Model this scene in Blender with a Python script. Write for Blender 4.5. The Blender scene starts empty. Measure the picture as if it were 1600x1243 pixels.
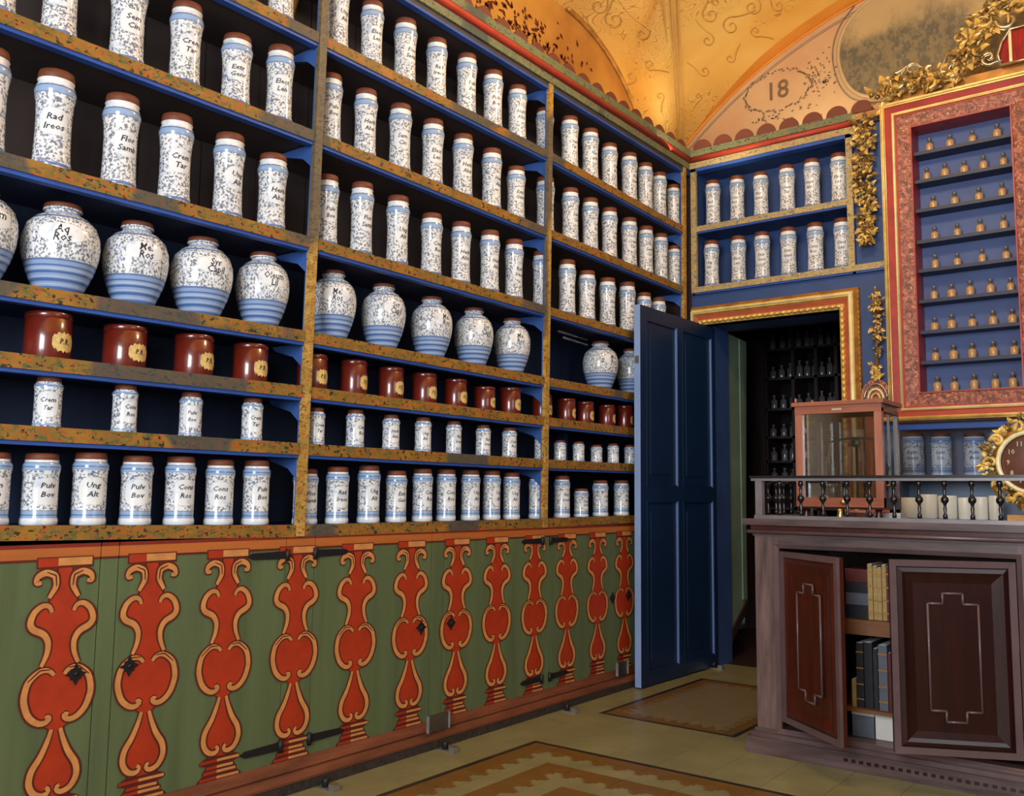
import bpy, bmesh, math, random
from math import sin, cos, pi, radians, sqrt, atan2
from mathutils import Vector, Matrix
random.seed(7)
SC = bpy.context.scene
COL = SC.collection
# ------------------------------------------------------------------ camera, world, lights, exposure
FPX, YAW, PITCH, ROLL = 1435.13, -0.65600786, 0.10548141, 0.01147539
CAMP = Vector((2.5, 0.0, 0.977))
_f0 = Vector((sin(YAW), cos(YAW), 0)); _r0 = Vector((cos(YAW), -sin(YAW), 0)); _u0 = Vector((0, 0, 1))
FW = _f0*cos(PITCH) + _u0*sin(PITCH); _up = -_f0*sin(PITCH) + _u0*cos(PITCH)
RT = _r0*cos(ROLL) + _up*sin(ROLL); UP = -_r0*sin(ROLL) + _up*cos(ROLL)
cd = bpy.data.cameras.new('camera'); cam = bpy.data.objects.new('camera', cd); COL.objects.link(cam)
cd.sensor_width = 36.0; cd.lens = FPX/1600*36.0; cd.clip_start = 0.05; cd.clip_end = 60
cam.matrix_world = Matrix(((RT.x, UP.x, -FW.x, CAMP.x), (RT.y, UP.y, -FW.y, CAMP.y), (RT.z, UP.z, -FW.z, CAMP.z), (0, 0, 0, 1)))
SC.camera = cam
def W(px, py, ax, val):
    d = RT*((px-800)/FPX) - UP*((py-621.5)/FPX) + FW
    return CAMP + d*((val-CAMP[ax])/d[ax])

wd = bpy.data.worlds.new('world'); SC.world = wd; wd.use_nodes = True
wd.node_tree.nodes['Background'].inputs[0].default_value = (0.75, 0.85, 1.0, 1)
wd.node_tree.nodes['Background'].inputs[1].default_value = 1.0
vs = SC.view_settings
vs.view_transform = 'Standard'; vs.look = 'None'; vs.gamma = 1.0; vs.exposure = 0.12; vs.use_curve_mapping = False
def area(name, loc, target, sx, sy, power, col):
    l = bpy.data.lights.new(name, 'AREA'); l.shape = 'RECTANGLE'; l.size = sx; l.size_y = sy; l.energy = power; l.color = col
    o = bpy.data.objects.new(name, l); COL.objects.link(o); o.location = loc
    o.rotation_euler = (Vector(target)-Vector(loc)).to_track_quat('-Z', 'Y').to_euler(); return o
# daylight at the street door / window behind the camera, and a second window in the side wall
area('street_window_light', (2.15, -1.62, 2.0), (1.0, 3.4, 1.9), 1.5, 1.9, 160, (0.93, 0.97, 1.0))
area('side_window_light', (3.25, 2.1, 2.0), (0.6, 3.4, 1.6), 1.2, 1.5, 9, (0.92, 0.96, 1.0))
# added warm light above the frame to brighten the vault; no lamp seen there
cl = bpy.data.lights.new('vault_fill_light', 'POINT'); cl.energy = 58; cl.color = (1.0, 0.80, 0.52); cl.shadow_soft_size = 0.16
co = bpy.data.objects.new('vault_fill_light', cl); COL.objects.link(co); co.location = (1.35, 3.1, 3.30)
# unseen warm lights added on the cornice ledges to brighten the vault
area('added_cove_light', (-0.12, 4.55, 3.12), (0.15, 4.75, 3.9), 0.14, 1.3, 2.6, (1.0, 0.84, 0.55))
area('added_cove_light_far', (1.3, 5.14, 3.12), (1.2, 4.4, 3.9), 1.6, 0.08, 3.5, (1.0, 0.84, 0.58))
SC.cycles.use_denoising = True
SC.cycles.max_bounces = 6; SC.cycles.diffuse_bounces = 3; SC.cycles.transparent_max_bounces = 12
SC.cycles.sample_clamp_indirect = 4.0

# ------------------------------------------------------------------ node helpers and materials
def srgb(r, g, b):
    f = lambda c: c/12.92 if c <= 0.04045 else ((c+0.055)/1.055)**2.4
    return (f(r/255), f(g/255), f(b/255), 1)
class NT:
    def __init__(s, name, rough=0.5, metal=0.0, spec=0.5, coat=0.0):
        s.m = bpy.data.materials.new(name); s.m.use_nodes = True; s.t = s.m.node_tree; s.n = s.t.nodes
        s.b = s.n['Principled BSDF']; s.b.inputs['Roughness'].default_value = rough; s.b.inputs['Metallic'].default_value = metal
        s.b.inputs['Specular IOR Level'].default_value = spec; s.b.inputs['Coat Weight'].default_value = coat
        s.b.inputs['Coat Roughness'].default_value = 0.12
    def lk(s, a, b): s.t.links.new(a, b)
    def put(s, sock, v):
        if isinstance(v, bpy.types.NodeSocket): s.lk(v, sock)
        else: sock.default_value = v
    def ma(s, op, a, b=0.0, c=0.0, clamp=False):
        n = s.n.new('ShaderNodeMath'); n.operation = op; n.use_clamp = clamp
        s.put(n.inputs[0], a); s.put(n.inputs[1], b); s.put(n.inputs[2], c); return n.outputs[0]
    def mix(s, f, a, b, mode='MIX'):
        n = s.n.new('ShaderNodeMix'); n.data_type = 'RGBA'; n.blend_type = mode
        s.put(n.inputs[0], f); s.put(n.inputs[6], a); s.put(n.inputs[7], b); return n.outputs[2]
    def coord(s, kind='Object'):
        if kind == 'World': return s.n.new('ShaderNodeNewGeometry').outputs['Position']
        return s.n.new('ShaderNodeTexCoord').outputs[kind]
    def sep(s, v):
        n = s.n.new('ShaderNodeSeparateXYZ'); s.lk(v, n.inputs[0]); return n.outputs
    def mp(s, v, scale=(1, 1, 1), loc=None):
        n = s.n.new('ShaderNodeMapping'); s.lk(v, n.inputs[0]); n.inputs['Scale'].default_value = scale
        if loc is not None: s.put(n.inputs['Location'], loc)
        return n.outputs[0]
    def noise(s, v, scale, detail=3, rough=0.5, dist=0.0):
        n = s.n.new('ShaderNodeTexNoise'); s.lk(v, n.inputs['Vector']); n.inputs['Scale'].default_value = scale
        n.inputs['Detail'].default_value = detail; n.inputs['Roughness'].default_value = rough; n.inputs['Distortion'].default_value = dist
        return n.outputs['Fac']
    def voro(s, v, scale, feat='F1'):
        n = s.n.new('ShaderNodeTexVoronoi'); n.feature = feat; s.lk(v, n.inputs['Vector']); n.inputs['Scale'].default_value = scale
        return n.outputs['Distance']
    def ramp(s, f, stops, interp='LINEAR'):
        n = s.n.new('ShaderNodeValToRGB'); s.lk(f, n.inputs[0]); cr = n.color_ramp; cr.interpolation = interp
        while len(cr.elements) < len(stops): cr.elements.new(0.5)
        for e, (p, c) in zip(cr.elements, stops):
            e.position = p; e.color = c if len(c) == 4 else (*c, 1)
        return n.outputs[0]
    def sm(s, v, a, b):
        n = s.n.new('ShaderNodeMapRange'); n.interpolation_type = 'SMOOTHSTEP'
        s.put(n.inputs[0], v); n.inputs[1].default_value = a; n.inputs[2].default_value = b; return n.outputs[0]
    def band(s, v, a, b, e=0.004):
        return s.ma('MULTIPLY', s.sm(v, a-e, a+e), s.ma('SUBTRACT', 1.0, s.sm(v, b-e, b+e)))
    def rnd(s): return s.n.new('ShaderNodeObjectInfo').outputs['Random']
    def bump(s, h, st=0.2, d=0.01):
        n = s.n.new('ShaderNodeBump'); n.inputs['Strength'].default_value = st; n.inputs['Distance'].default_value = d
        s.lk(h, n.inputs['Height']); s.lk(n.outputs[0], s.b.inputs['Normal'])
    def col(s, v): s.put(s.b.inputs['Base Color'], v); return s
K = (0, 0, 0, 1); WHT = (1, 1, 1, 1)
M = {}
def simple(name, c, rough=0.5, metal=0.0, var=0.25, nscale=8, bump=0.0, stretch=(1, 1, 1), coat=0.0, spec=0.5, c2=None):
    t = NT(name, rough, metal, spec, coat); v = t.mp(t.coord('Object'), stretch)
    n = t.noise(v, nscale, 4, 0.6)
    c = srgb(*c) if max(c) > 1 else (*c, 1)
    lo = tuple(x*(1-var) for x in c[:3]) if c2 is None else (srgb(*c2)[:3]); hi = tuple(min(1, x*(1+var)) for x in c[:3]) if c2 is None else c[:3]
    t.col(t.ramp(n, [(0.3, (*lo, 1)), (0.7, (*hi, 1))]))
    if bump: t.bump(n, bump, 0.01)
    M[name] = t.m; return t
simple('blue_paint', (50, 76, 128), 0.55, nscale=3, var=0.22, bump=0.06)
simple('blue_edge', (44, 84, 168), 0.5, nscale=5, var=0.2)
simple('blue_light', (62, 98, 168), 0.45, nscale=4, var=0.15)
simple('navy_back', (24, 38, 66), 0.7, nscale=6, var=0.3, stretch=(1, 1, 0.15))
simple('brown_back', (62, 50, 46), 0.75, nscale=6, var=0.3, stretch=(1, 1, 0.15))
simple('door_blue', (14, 40, 76), 0.42, nscale=3, var=0.15, bump=0.04)
simple('door_bead_lit', (98, 128, 186), 0.35, nscale=3, var=0.1)
simple('door_edge_lit', (136, 164, 214), 0.4, nscale=3, var=0.1)
simple('green_panel', (92, 106, 70), 0.62, nscale=4, var=0.18, stretch=(1, 3, 0.25), bump=0.08)
simple('green_grey', (112, 132, 112), 0.6, nscale=3, var=0.2)
simple('paint_red', (172, 50, 15), 0.6, nscale=9, var=0.22)
simple('paint_orange', (206, 140, 78), 0.6, nscale=20, var=0.2)
simple('paint_dark', (92, 26, 12), 0.65, nscale=9, var=0.2)
simple('rail_orange', (184, 104, 46), 0.55, nscale=5, var=0.18, stretch=(1, 0.3, 3))
simple('red_line', (128, 38, 22), 0.55, nscale=7, var=0.2)
simple('red_mould', (178, 62, 44), 0.5, nscale=9, var=0.2)
simple('scallop_red', (116, 62, 46), 0.7, nscale=9, var=0.12)
simple('plinth_brown', (112, 62, 40), 0.55, nscale=20, var=0.35, stretch=(1, 0.2, 1), bump=0.15)
simple('plinth_dark', (52, 42, 36), 0.8, nscale=60, var=0.5, bump=0.5)
simple('iron', (40, 38, 42), 0.5, metal=0.4, nscale=20)
simple('lid_brown', (112, 58, 36), 0.6, nscale=14, var=0.3)
simple('ink', (34, 36, 52), 0.5, nscale=10)
simple('tin_red', (104, 30, 18), 0.3, nscale=12, var=0.3, coat=1.0)
simple('label_cream', (214, 182, 112), 0.6, nscale=60, var=0.3)
simple('gold', (0.86, 0.52, 0.13), 0.38, coat=0.4, metal=0.2, nscale=14, var=0.3)
simple('gold_dark', (0.46, 0.21, 0.04), 0.45, metal=0.3, nscale=14, var=0.4)
simple('gold_pale', (1.0, 0.78, 0.42), 0.3, coat=0.6, metal=0.0, nscale=14, var=0.2)
simple('gold_carved', (0.38, 0.26, 0.09), 0.38, metal=0.7, nscale=30, var=0.7)
simple('silver_gilt', (0.50, 0.42, 0.28), 0.32, metal=0.85, nscale=30, var=0.4)
simple('shelf_wood', (120, 78, 44), 0.5, nscale=8, var=0.3)
simple('velvet_red', (150, 26, 18), 0.8, nscale=12, var=0.4, stretch=(6, 1, 1))
simple('frame_red', (168, 56, 44), 0.42, nscale=10, var=0.2)
simple('frame_salmon', (206, 104, 72), 0.45, nscale=10, var=0.2)
simple('vitrine_blue', (80, 98, 150), 0.6, nscale=2.5, var=0.15)
simple('vitrine_shelf', (40, 50, 78), 0.5, nscale=2.5, var=0.15)
simple('niche_grey', (128, 146, 170), 0.6, nscale=3, var=0.12)
simple('old_wood', (104, 82, 80), 0.42, nscale=9, var=0.5, stretch=(3, 3, 0.4), bump=0.12)
simple('old_wood_flat', (88, 70, 70), 0.4, nscale=9, var=0.5, stretch=(0.4, 3, 3), bump=0.1)
simple('mahogany', (66, 20, 12), 0.32, nscale=7, var=0.4, stretch=(4, 4, 0.5), coat=0.3)
simple('mahogany_dark', (40, 8, 8), 0.3, nscale=7, var=0.35, stretch=(4, 4, 0.5), coat=0.3)
simple('mould_grey', (98, 78, 80), 0.32, nscale=7, var=0.2, coat=0.2)
simple('cherry', (172, 108, 84), 0.35, nscale=6, var=0.22, stretch=(5, 5, 0.6), coat=0.3)
simple('cherry_top', (164, 96, 70), 0.35, nscale=6, var=0.22, stretch=(0.6, 5, 5), coat=0.3)
simple('dark_turned', (20, 16, 22), 0.28, nscale=10, var=0.3, coat=0.4)
simple('steel_rail', (128, 122, 126), 0.35, metal=0.3, nscale=10, var=0.2)
simple('white_ceramic', (232, 234, 226), 0.35, nscale=10, var=0.06)
simple('steel', (176, 176, 172), 0.3, metal=0.8, nscale=20, var=0.2)
simple('brass', (0.75, 0.52, 0.2), 0.3, metal=0.9, nscale=20, var=0.2)
simple('brass_green', (70, 120, 90), 0.35, metal=0.5, nscale=20, var=0.2)
simple('dark_wood', (52, 34, 36), 0.5, nscale=6, var=0.4, stretch=(4, 4, 0.4))
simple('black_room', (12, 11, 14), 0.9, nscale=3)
simple('beige_wall', (212, 178, 132), 0.85, nscale=1.6, var=0.12, c2=(196, 150, 108))
simple('medallion_ring', (186, 160, 120), 0.8, nscale=8, var=0.15)
simple('grey_line', (128, 116, 98), 0.8, nscale=6)
simple('paint_sepia', (124, 98, 70), 0.85, nscale=8)
simple('lunette_gold', (214, 154, 66), 0.8, nscale=2.2, c2=(176, 112, 40))
simple('vault_band', (232, 156, 56), 0.75, nscale=3, c2=(216, 132, 40))
simple('rib_paint', (214, 164, 92), 0.75, nscale=6, c2=(226, 176, 84), stretch=(4, 4, 0.6))
simple('plaster', (128, 112, 92), 0.85, nscale=3, var=0.08)
simple('clock_face', (96, 56, 40), 0.35, nscale=5, var=0.2, coat=0.3)
simple('clock_mark', (196, 178, 150), 0.5, nscale=5, var=0.1)
simple('book_cream', (166, 138, 84), 0.6, nscale=30, var=0.25, stretch=(1, 1, 3))
simple('book_red', (92, 22, 18), 0.5, nscale=20, var=0.3)
simple('book_black', (28, 28, 38), 0.5, nscale=20, var=0.4)
simple('book_grey', (92, 96, 110), 0.5, nscale=20, var=0.2)
simple('book_gilt', (176, 128, 60), 0.4, metal=0.4, nscale=20, var=0.2)
simple('paper_white', (220, 216, 208), 0.7, nscale=10, var=0.05)
simple('bottle_tan', (196, 154, 104), 0.3, nscale=14, var=0.25, coat=0.4)
simple('bottle_grey', (104, 104, 108), 0.25, nscale=14, var=0.2, coat=0.4)
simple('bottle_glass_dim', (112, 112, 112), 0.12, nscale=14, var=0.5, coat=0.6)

def glass_mat(name, tint, gloss=0.12, rough=0.02):
    m = bpy.data.materials.new(name); m.use_nodes = True; t = m.node_tree; t.nodes.clear()
    o = t.nodes.new('ShaderNodeOutputMaterial'); a = t.nodes.new('ShaderNodeBsdfTransparent'); g = t.nodes.new('ShaderNodeBsdfGlossy')
    fr = t.nodes.new('ShaderNodeFresnel'); fr.inputs[0].default_value = 1.45
    ad = t.nodes.new('ShaderNodeMath'); ad.operation = 'ADD'; ad.inputs[1].default_value = gloss; ad.use_clamp = True
    mx = t.nodes.new('ShaderNodeMixShader'); a.inputs[0].default_value = (*tint, 1); g.inputs['Roughness'].default_value = rough
    t.links.new(fr.outputs[0], ad.inputs[0]); t.links.new(ad.outputs[0], mx.inputs[0]); t.links.new(a.outputs[0], mx.inputs[1])
    t.links.new(g.outputs[0], mx.inputs[2]); t.links.new(mx.outputs[0], o.inputs[0]); M[name] = m
glass_mat('glass', (0.95, 0.97, 0.98), 0.3)
glass_mat('clear_plastic', (0.97, 0.98, 0.98), 0.0, 0.3)
glass_mat('niche_glass', (0.93, 0.96, 0.99), 0.08, 0.08)

def mk_floral(name, cols, base, dens=0.5):
    t = NT(name, 0.6); w = t.coord('World')
    v = t.mp(w, (22, 22, 40)); v2 = t.mp(w, (2.2, 2.2, 1))
    a = t.noise(v, 1.6, 3, 0.6, 0.8); b = t.noise(t.mp(w, (30, 30, 55), (5, 3, 9)), 1.7, 2, 0.6, 1.0); c = t.noise(v2, 1.0, 1, 0.4)
    big = t.noise(t.mp(w, (7, 7, 12)), 1.5, 2, 0.5, 0.5)
    x = t.ramp(big, [(0.38, srgb(*base)), (0.55, srgb(*cols[0]))])
    x = t.mix(t.sm(a, 0.54, 0.60), x, srgb(*cols[1]))
    x = t.mix(t.sm(b, 0.56, 0.62), x, srgb(*cols[2]))
    x = t.mix(t.sm(t.noise(t.mp(w, (40, 40, 60), (1, 8, 2)), 1.5, 2), 0.60, 0.66), x, srgb(*cols[3]))
    x = t.mix(t.ma('MULTIPLY', t.sm(c, 0.60, 0.63), 0.75), x, srgb(58, 70, 74))
    t.col(x); M[name] = t.m
mk_floral('floral_band', [(134, 104, 40), (92, 96, 50), (186, 88, 34), (54, 40, 24)], (160, 116, 40))
mk_floral('floral_post', [(176, 142, 66), (150, 118, 56), (178, 96, 36), (96, 88, 50)], (200, 162, 82))
mk_floral('floral_green', [(112, 120, 84), (126, 118, 78), (84, 104, 100), (70, 62, 46)], (128, 126, 90))
mk_floral('floral_far', [(176, 160, 110), (146, 142, 104), (190, 132, 96), (96, 110, 120)], (190, 170, 112))

def mk_marble():
    t = NT('marbled_border', 0.5); w = t.coord('World')
    n = t.noise(t.mp(w, (26, 26, 26)), 1.5, 4, 0.7, 0.6); b = t.noise(t.mp(w, (60, 60, 60)), 1.5, 2, 0.6)
    x = t.ramp(n, [(0.38, srgb(88, 56, 46)), (0.5, srgb(150, 78, 62)), (0.66, srgb(204, 130, 108))])
    x = t.mix(t.sm(b, 0.62, 0.68), x, srgb(214, 180, 120)); x = t.mix(t.sm(b, 0.34, 0.28), x, srgb(70, 58, 50))
    t.col(x); t.bump(n, 0.4, 0.01); M['marbled_border'] = t.m
mk_marble()

def mk_jar(name, kind, h, r):
    # tin-glazed jar: white glaze, blue bands, dark vine speckle, blank cartouche towards local +X
    t = NT(name, 0.18, coat=0.3); o = t.coord('Object'); s = t.sep(o); X, Y, Z = s[0], s[1], s[2]
    tz = t.ma('DIVIDE', Z, h)
    rn = t.rnd(); off = t.n.new('ShaderNodeCombineXYZ')
    for k, q in enumerate((37.0, 19.0, 53.0)): t.lk(t.ma('MULTIPLY', rn, q), off.inputs[k])
    ov = t.n.new('ShaderNodeVectorMath'); ov.operation = 'ADD'; t.lk(o, ov.inputs[0]); t.lk(off.outputs[0], ov.inputs[1]); ov = ov.outputs[0]
    base = t.mix(t.noise(ov, 14, 2), srgb(222, 228, 238), srgb(246, 246, 242)); base = t.mix(t.ma('MULTIPLY', t.sm(t.noise(ov, 30, 2), 0.55, 0.7), 0.45), base, srgb(160, 184, 222))
    sp = t.noise(ov, 135, 2, 0.6, 0.3); sp2 = t.voro(ov, 90)
    speck = t.ma('MAXIMUM', t.sm(sp, 0.53, 0.58), t.ma('MULTIPLY', t.sm(sp2, 0.42, 0.26), 0.8))
    ang = t.ma('ARCTAN2', Y, X)
    lo, hi = {'tall': (0.33, 0.60), 'base': (0.28, 0.66), 'small': (0.2, 0.70), 'urn': (0.52, 0.72)}[kind]
    cz = t.ma('DIVIDE', t.ma('SUBTRACT', tz, (lo+hi)/2), (hi-lo)/2)
    ca = t.ma('DIVIDE', ang, 0.85 if kind != 'urn' else 0.6)
    rad = t.ma('ADD', t.ma('POWER', t.ma('ABSOLUTE', cz), 3.0), t.ma('POWER', t.ma('ABSOLUTE', ca), 3.0))
    inside = t.sm(rad, 1.1, 0.9)
    speck = t.ma('MULTIPLY', speck, t.ma('SUBTRACT', 1.0, inside))
    if kind == 'tall': bands = [(0.755, 0.83, .5), (0.815, 0.828, 1), (0.03, 0.06, .8), (0.745, 0.755, .9)]
    elif kind == 'base': bands = [(0.76, 0.86, .45), (0.80, 0.815, 1), (0.86, 0.872, .9), (0.10, 0.20, .45), (0.135, 0.15, 1), (0.2, 0.21, .9)]
    elif kind == 'small': bands = [(0.78, 0.84, .6), (0.80, 0.815, .9), (0.05, 0.09, .6)]
    else: bands = [(0.0, 0.33, .62), (0.325, 0.345, 1), (0.27, 0.285, .95), (0.235, 0.255, .0), (0.20, 0.225, .9), (0.16, 0.175, .0), (0.12, 0.15, .95), (0.085, 0.10, .0), (0.03, 0.07, .9), (0.80, 0.82, .7), (0.87, 0.89, .6)]
    clear = None; col = base; m = None
    for a, b, k in bands:
        q = t.band(tz, a, b, 0.003)
        clear = q if clear is None else t.ma('MAXIMUM', clear, q)
    if kind == 'tall': nsp = t.ma('MULTIPLY', speck, t.ma('SUBTRACT', 1.0, t.band(tz, 0.835, 0.99, 0.01)))
    else: nsp = speck
    nsp = t.ma('MULTIPLY', nsp, t.ma('SUBTRACT', 1.0, clear))
    if kind == 'base': nsp = t.ma('MULTIPLY', nsp, t.band(tz, 0.2, 0.78, 0.01))
    col = t.mix(t.ma('MULTIPLY', nsp, 0.8), col, srgb(52, 62, 94))
    for a, b, k in bands:
        c = srgb(138, 170, 212) if k < 0.65 else srgb(70, 104, 160)
        if k == .0: c = srgb(196, 208, 226)
        if kind == 'urn' and k == .62: c = srgb(132, 160, 206)
        col = t.mix(t.ma('MULTIPLY', t.band(tz, a, b, 0.003), 0.9 if k > 0 else 0.6), col, c)
    rim = t.band(rad, 0.9, 1.15, 0.08); col = t.mix(t.ma('MULTIPLY', rim, 0.15), col, srgb(90, 100, 130))
    t.col(col); M[name] = t.m
mk_jar('glaze_tall', 'tall', 0.26, 0.045)
mk_jar('glaze_base', 'base', 0.21, 0.045)
mk_jar('glaze_small', 'small', 0.125, 0.035)
mk_jar('glaze_urn', 'urn', 0.24, 0.11)

def mk_vault():
    t = NT('vault_gold', 0.7); w = t.coord('World')
    n = t.noise(t.mp(w, (1, 1, 1)), 2.3, 2, 0.5, 0.4)
    base = t.ramp(n, [(0.3, srgb(226, 164, 66)), (0.7, srgb(244, 196, 104))])
    q = t.noise(t.mp(w, (1, 1, 1)), 5.2, 1, 0.4, 1.8)
    c = t.ma('ABSOLUTE', t.ma('SUBTRACT', t.ma('FRACT', t.ma('MULTIPLY', q, 9.0)), 0.5))
    line = t.ma('MULTIPLY', t.sm(c, 0.09, 0.03), t.sm(t.noise(w, 2.0, 1), 0.40, 0.47))
    col = t.mix(t.ma('MULTIPLY', line, 0.65), base, srgb(176, 108, 36))
    hl = t.ma('MULTIPLY', t.sm(t.ma('ABSOLUTE', t.ma('SUBTRACT', c, 0.16)), 0.05, 0.02), t.sm(t.noise(w, 2.0, 1), 0.44, 0.52))
    col = t.mix(t.ma('MULTIPLY', hl, 0.4), col, srgb(250, 214, 140))
    t.col(col); M['vault_gold'] = t.m
mk_vault()

def mk_landscape():
    t = NT('landscape_paint', 0.8); w = t.coord('World'); s = t.sep(w)
    n = t.noise(t.mp(w, (18, 18, 13)), 1.4, 4, 0.75); hz = t.ma('ADD', s[2], t.ma('MULTIPLY', t.ma('SUBTRACT', t.noise(w, 3.2, 2), 0.5), 0.55))
    col = t.mix(t.sm(hz, 3.76, 3.58), srgb(184, 158, 112), srgb(130, 116, 86))
    dk = t.ma('MULTIPLY', t.sm(n, 0.42, 0.60), t.sm(hz, 3.78, 3.56))
    col = t.mix(t.ma('MULTIPLY', dk, 0.8), col, srgb(84, 82, 72))
    col = t.mix(t.ma('MULTIPLY', t.sm(s[2], 3.24, 3.2), 0.7), col, srgb(120, 122, 136))
    t.col(col); M['landscape_paint'] = t.m
mk_landscape()

def mk_floor():
    t = NT('floor_pattern', 0.38); w = t.coord('World'); s = t.sep(w); X, Y = s[0], s[1]
    n = t.noise(t.mp(w, (1, 1, 1)), 4.5, 4, 0.6)
    base = t.ramp(n, [(0.3, srgb(120, 117, 80)), (0.7, srgb(142, 138, 98))])
    brown = t.mix(t.noise(w, 9, 3), srgb(98, 68, 22), srgb(126, 90, 36))
    def pat(d, along, bands, tooth, inner=None):
        tri = t.ma('PINGPONG', along, tooth)                      # 0..tooth
        st = t.ma('MULTIPLY', t.ma('FLOOR', t.ma('MULTIPLY', tri, 3.0/tooth)), 0.019)   # stepped teeth
        c = base
        if inner is not None: c = t.mix(t.sm(d, 0.08, 0.085), c, inner)
        for a, b in bands:
            f = t.ma('MULTIPLY', t.ma('GREATER_THAN', d, a), t.ma('LESS_THAN', t.ma('ADD', d, st), b+0.02)); c = t.mix(f, c, brown)
        f = t.ma('MULTIPLY', t.ma('GREATER_THAN', d, 0.0), t.ma('LESS_THAN', d, 0.025)); c = t.mix(f, c, srgb(30, 24, 22))
        return c
    dx = t.ma('SUBTRACT', X, 0.262); dy = t.ma('SUBTRACT', 3.085, Y)
    d1 = t.ma('MINIMUM', dx, dy); al = t.mix(t.ma('LESS_THAN', dx, dy), X, Y)
    al1 = t.ma('ADD', t.ma('MULTIPLY', t.ma('LESS_THAN', dx, dy), Y), t.ma('MULTIPLY', t.ma('GREATER_THAN', dx, dy), X))
    c1 = pat(d1, al1, [(0.026, 0.12), (0.215, 0.315), (0.415, 0.50), (0.6, 0.7), (0.8, 0.9)], 0.045)
    ex = t.ma('MINIMUM', t.ma('SUBTRACT', X, 0.205), t.ma('SUBTRACT', 0.865, X))
    ey = t.ma('MINIMUM', t.ma('SUBTRACT', Y, 3.65), t.ma('SUBTRACT', 4.70, Y))
    d2 = t.ma('MINIMUM', ex, ey)
    al2 = t.ma('ADD', t.ma('MULTIPLY', t.ma('LESS_THAN', ex, ey), Y), t.ma('MULTIPLY', t.ma('GREATER_THAN', ex, ey), X))
    c2 = pat(d2, al2, [(0.026, 0.09)], 0.03, inner=srgb(122, 110, 82))
    c = t.mix(t.ma('GREATER_THAN', d1, 0.0), base, c1)
    c = t.mix(t.ma('GREATER_THAN', d2, 0.0), c, c2)
    pn = t.n.new('ShaderNodeObjectInfo').outputs['Random']
    c = t.mix(t.ma('MULTIPLY', pn, 0.12), c, srgb(110, 100, 70))
    t.col(c); M['floor_pattern'] = t.m
mk_floor()
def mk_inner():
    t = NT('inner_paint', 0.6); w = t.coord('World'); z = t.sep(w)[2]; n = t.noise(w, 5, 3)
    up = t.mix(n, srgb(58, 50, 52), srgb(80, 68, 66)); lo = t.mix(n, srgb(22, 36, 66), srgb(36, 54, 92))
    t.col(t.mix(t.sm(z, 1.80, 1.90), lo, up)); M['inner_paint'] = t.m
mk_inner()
simple('grout', (104, 98, 68), 0.9, nscale=20)

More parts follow.
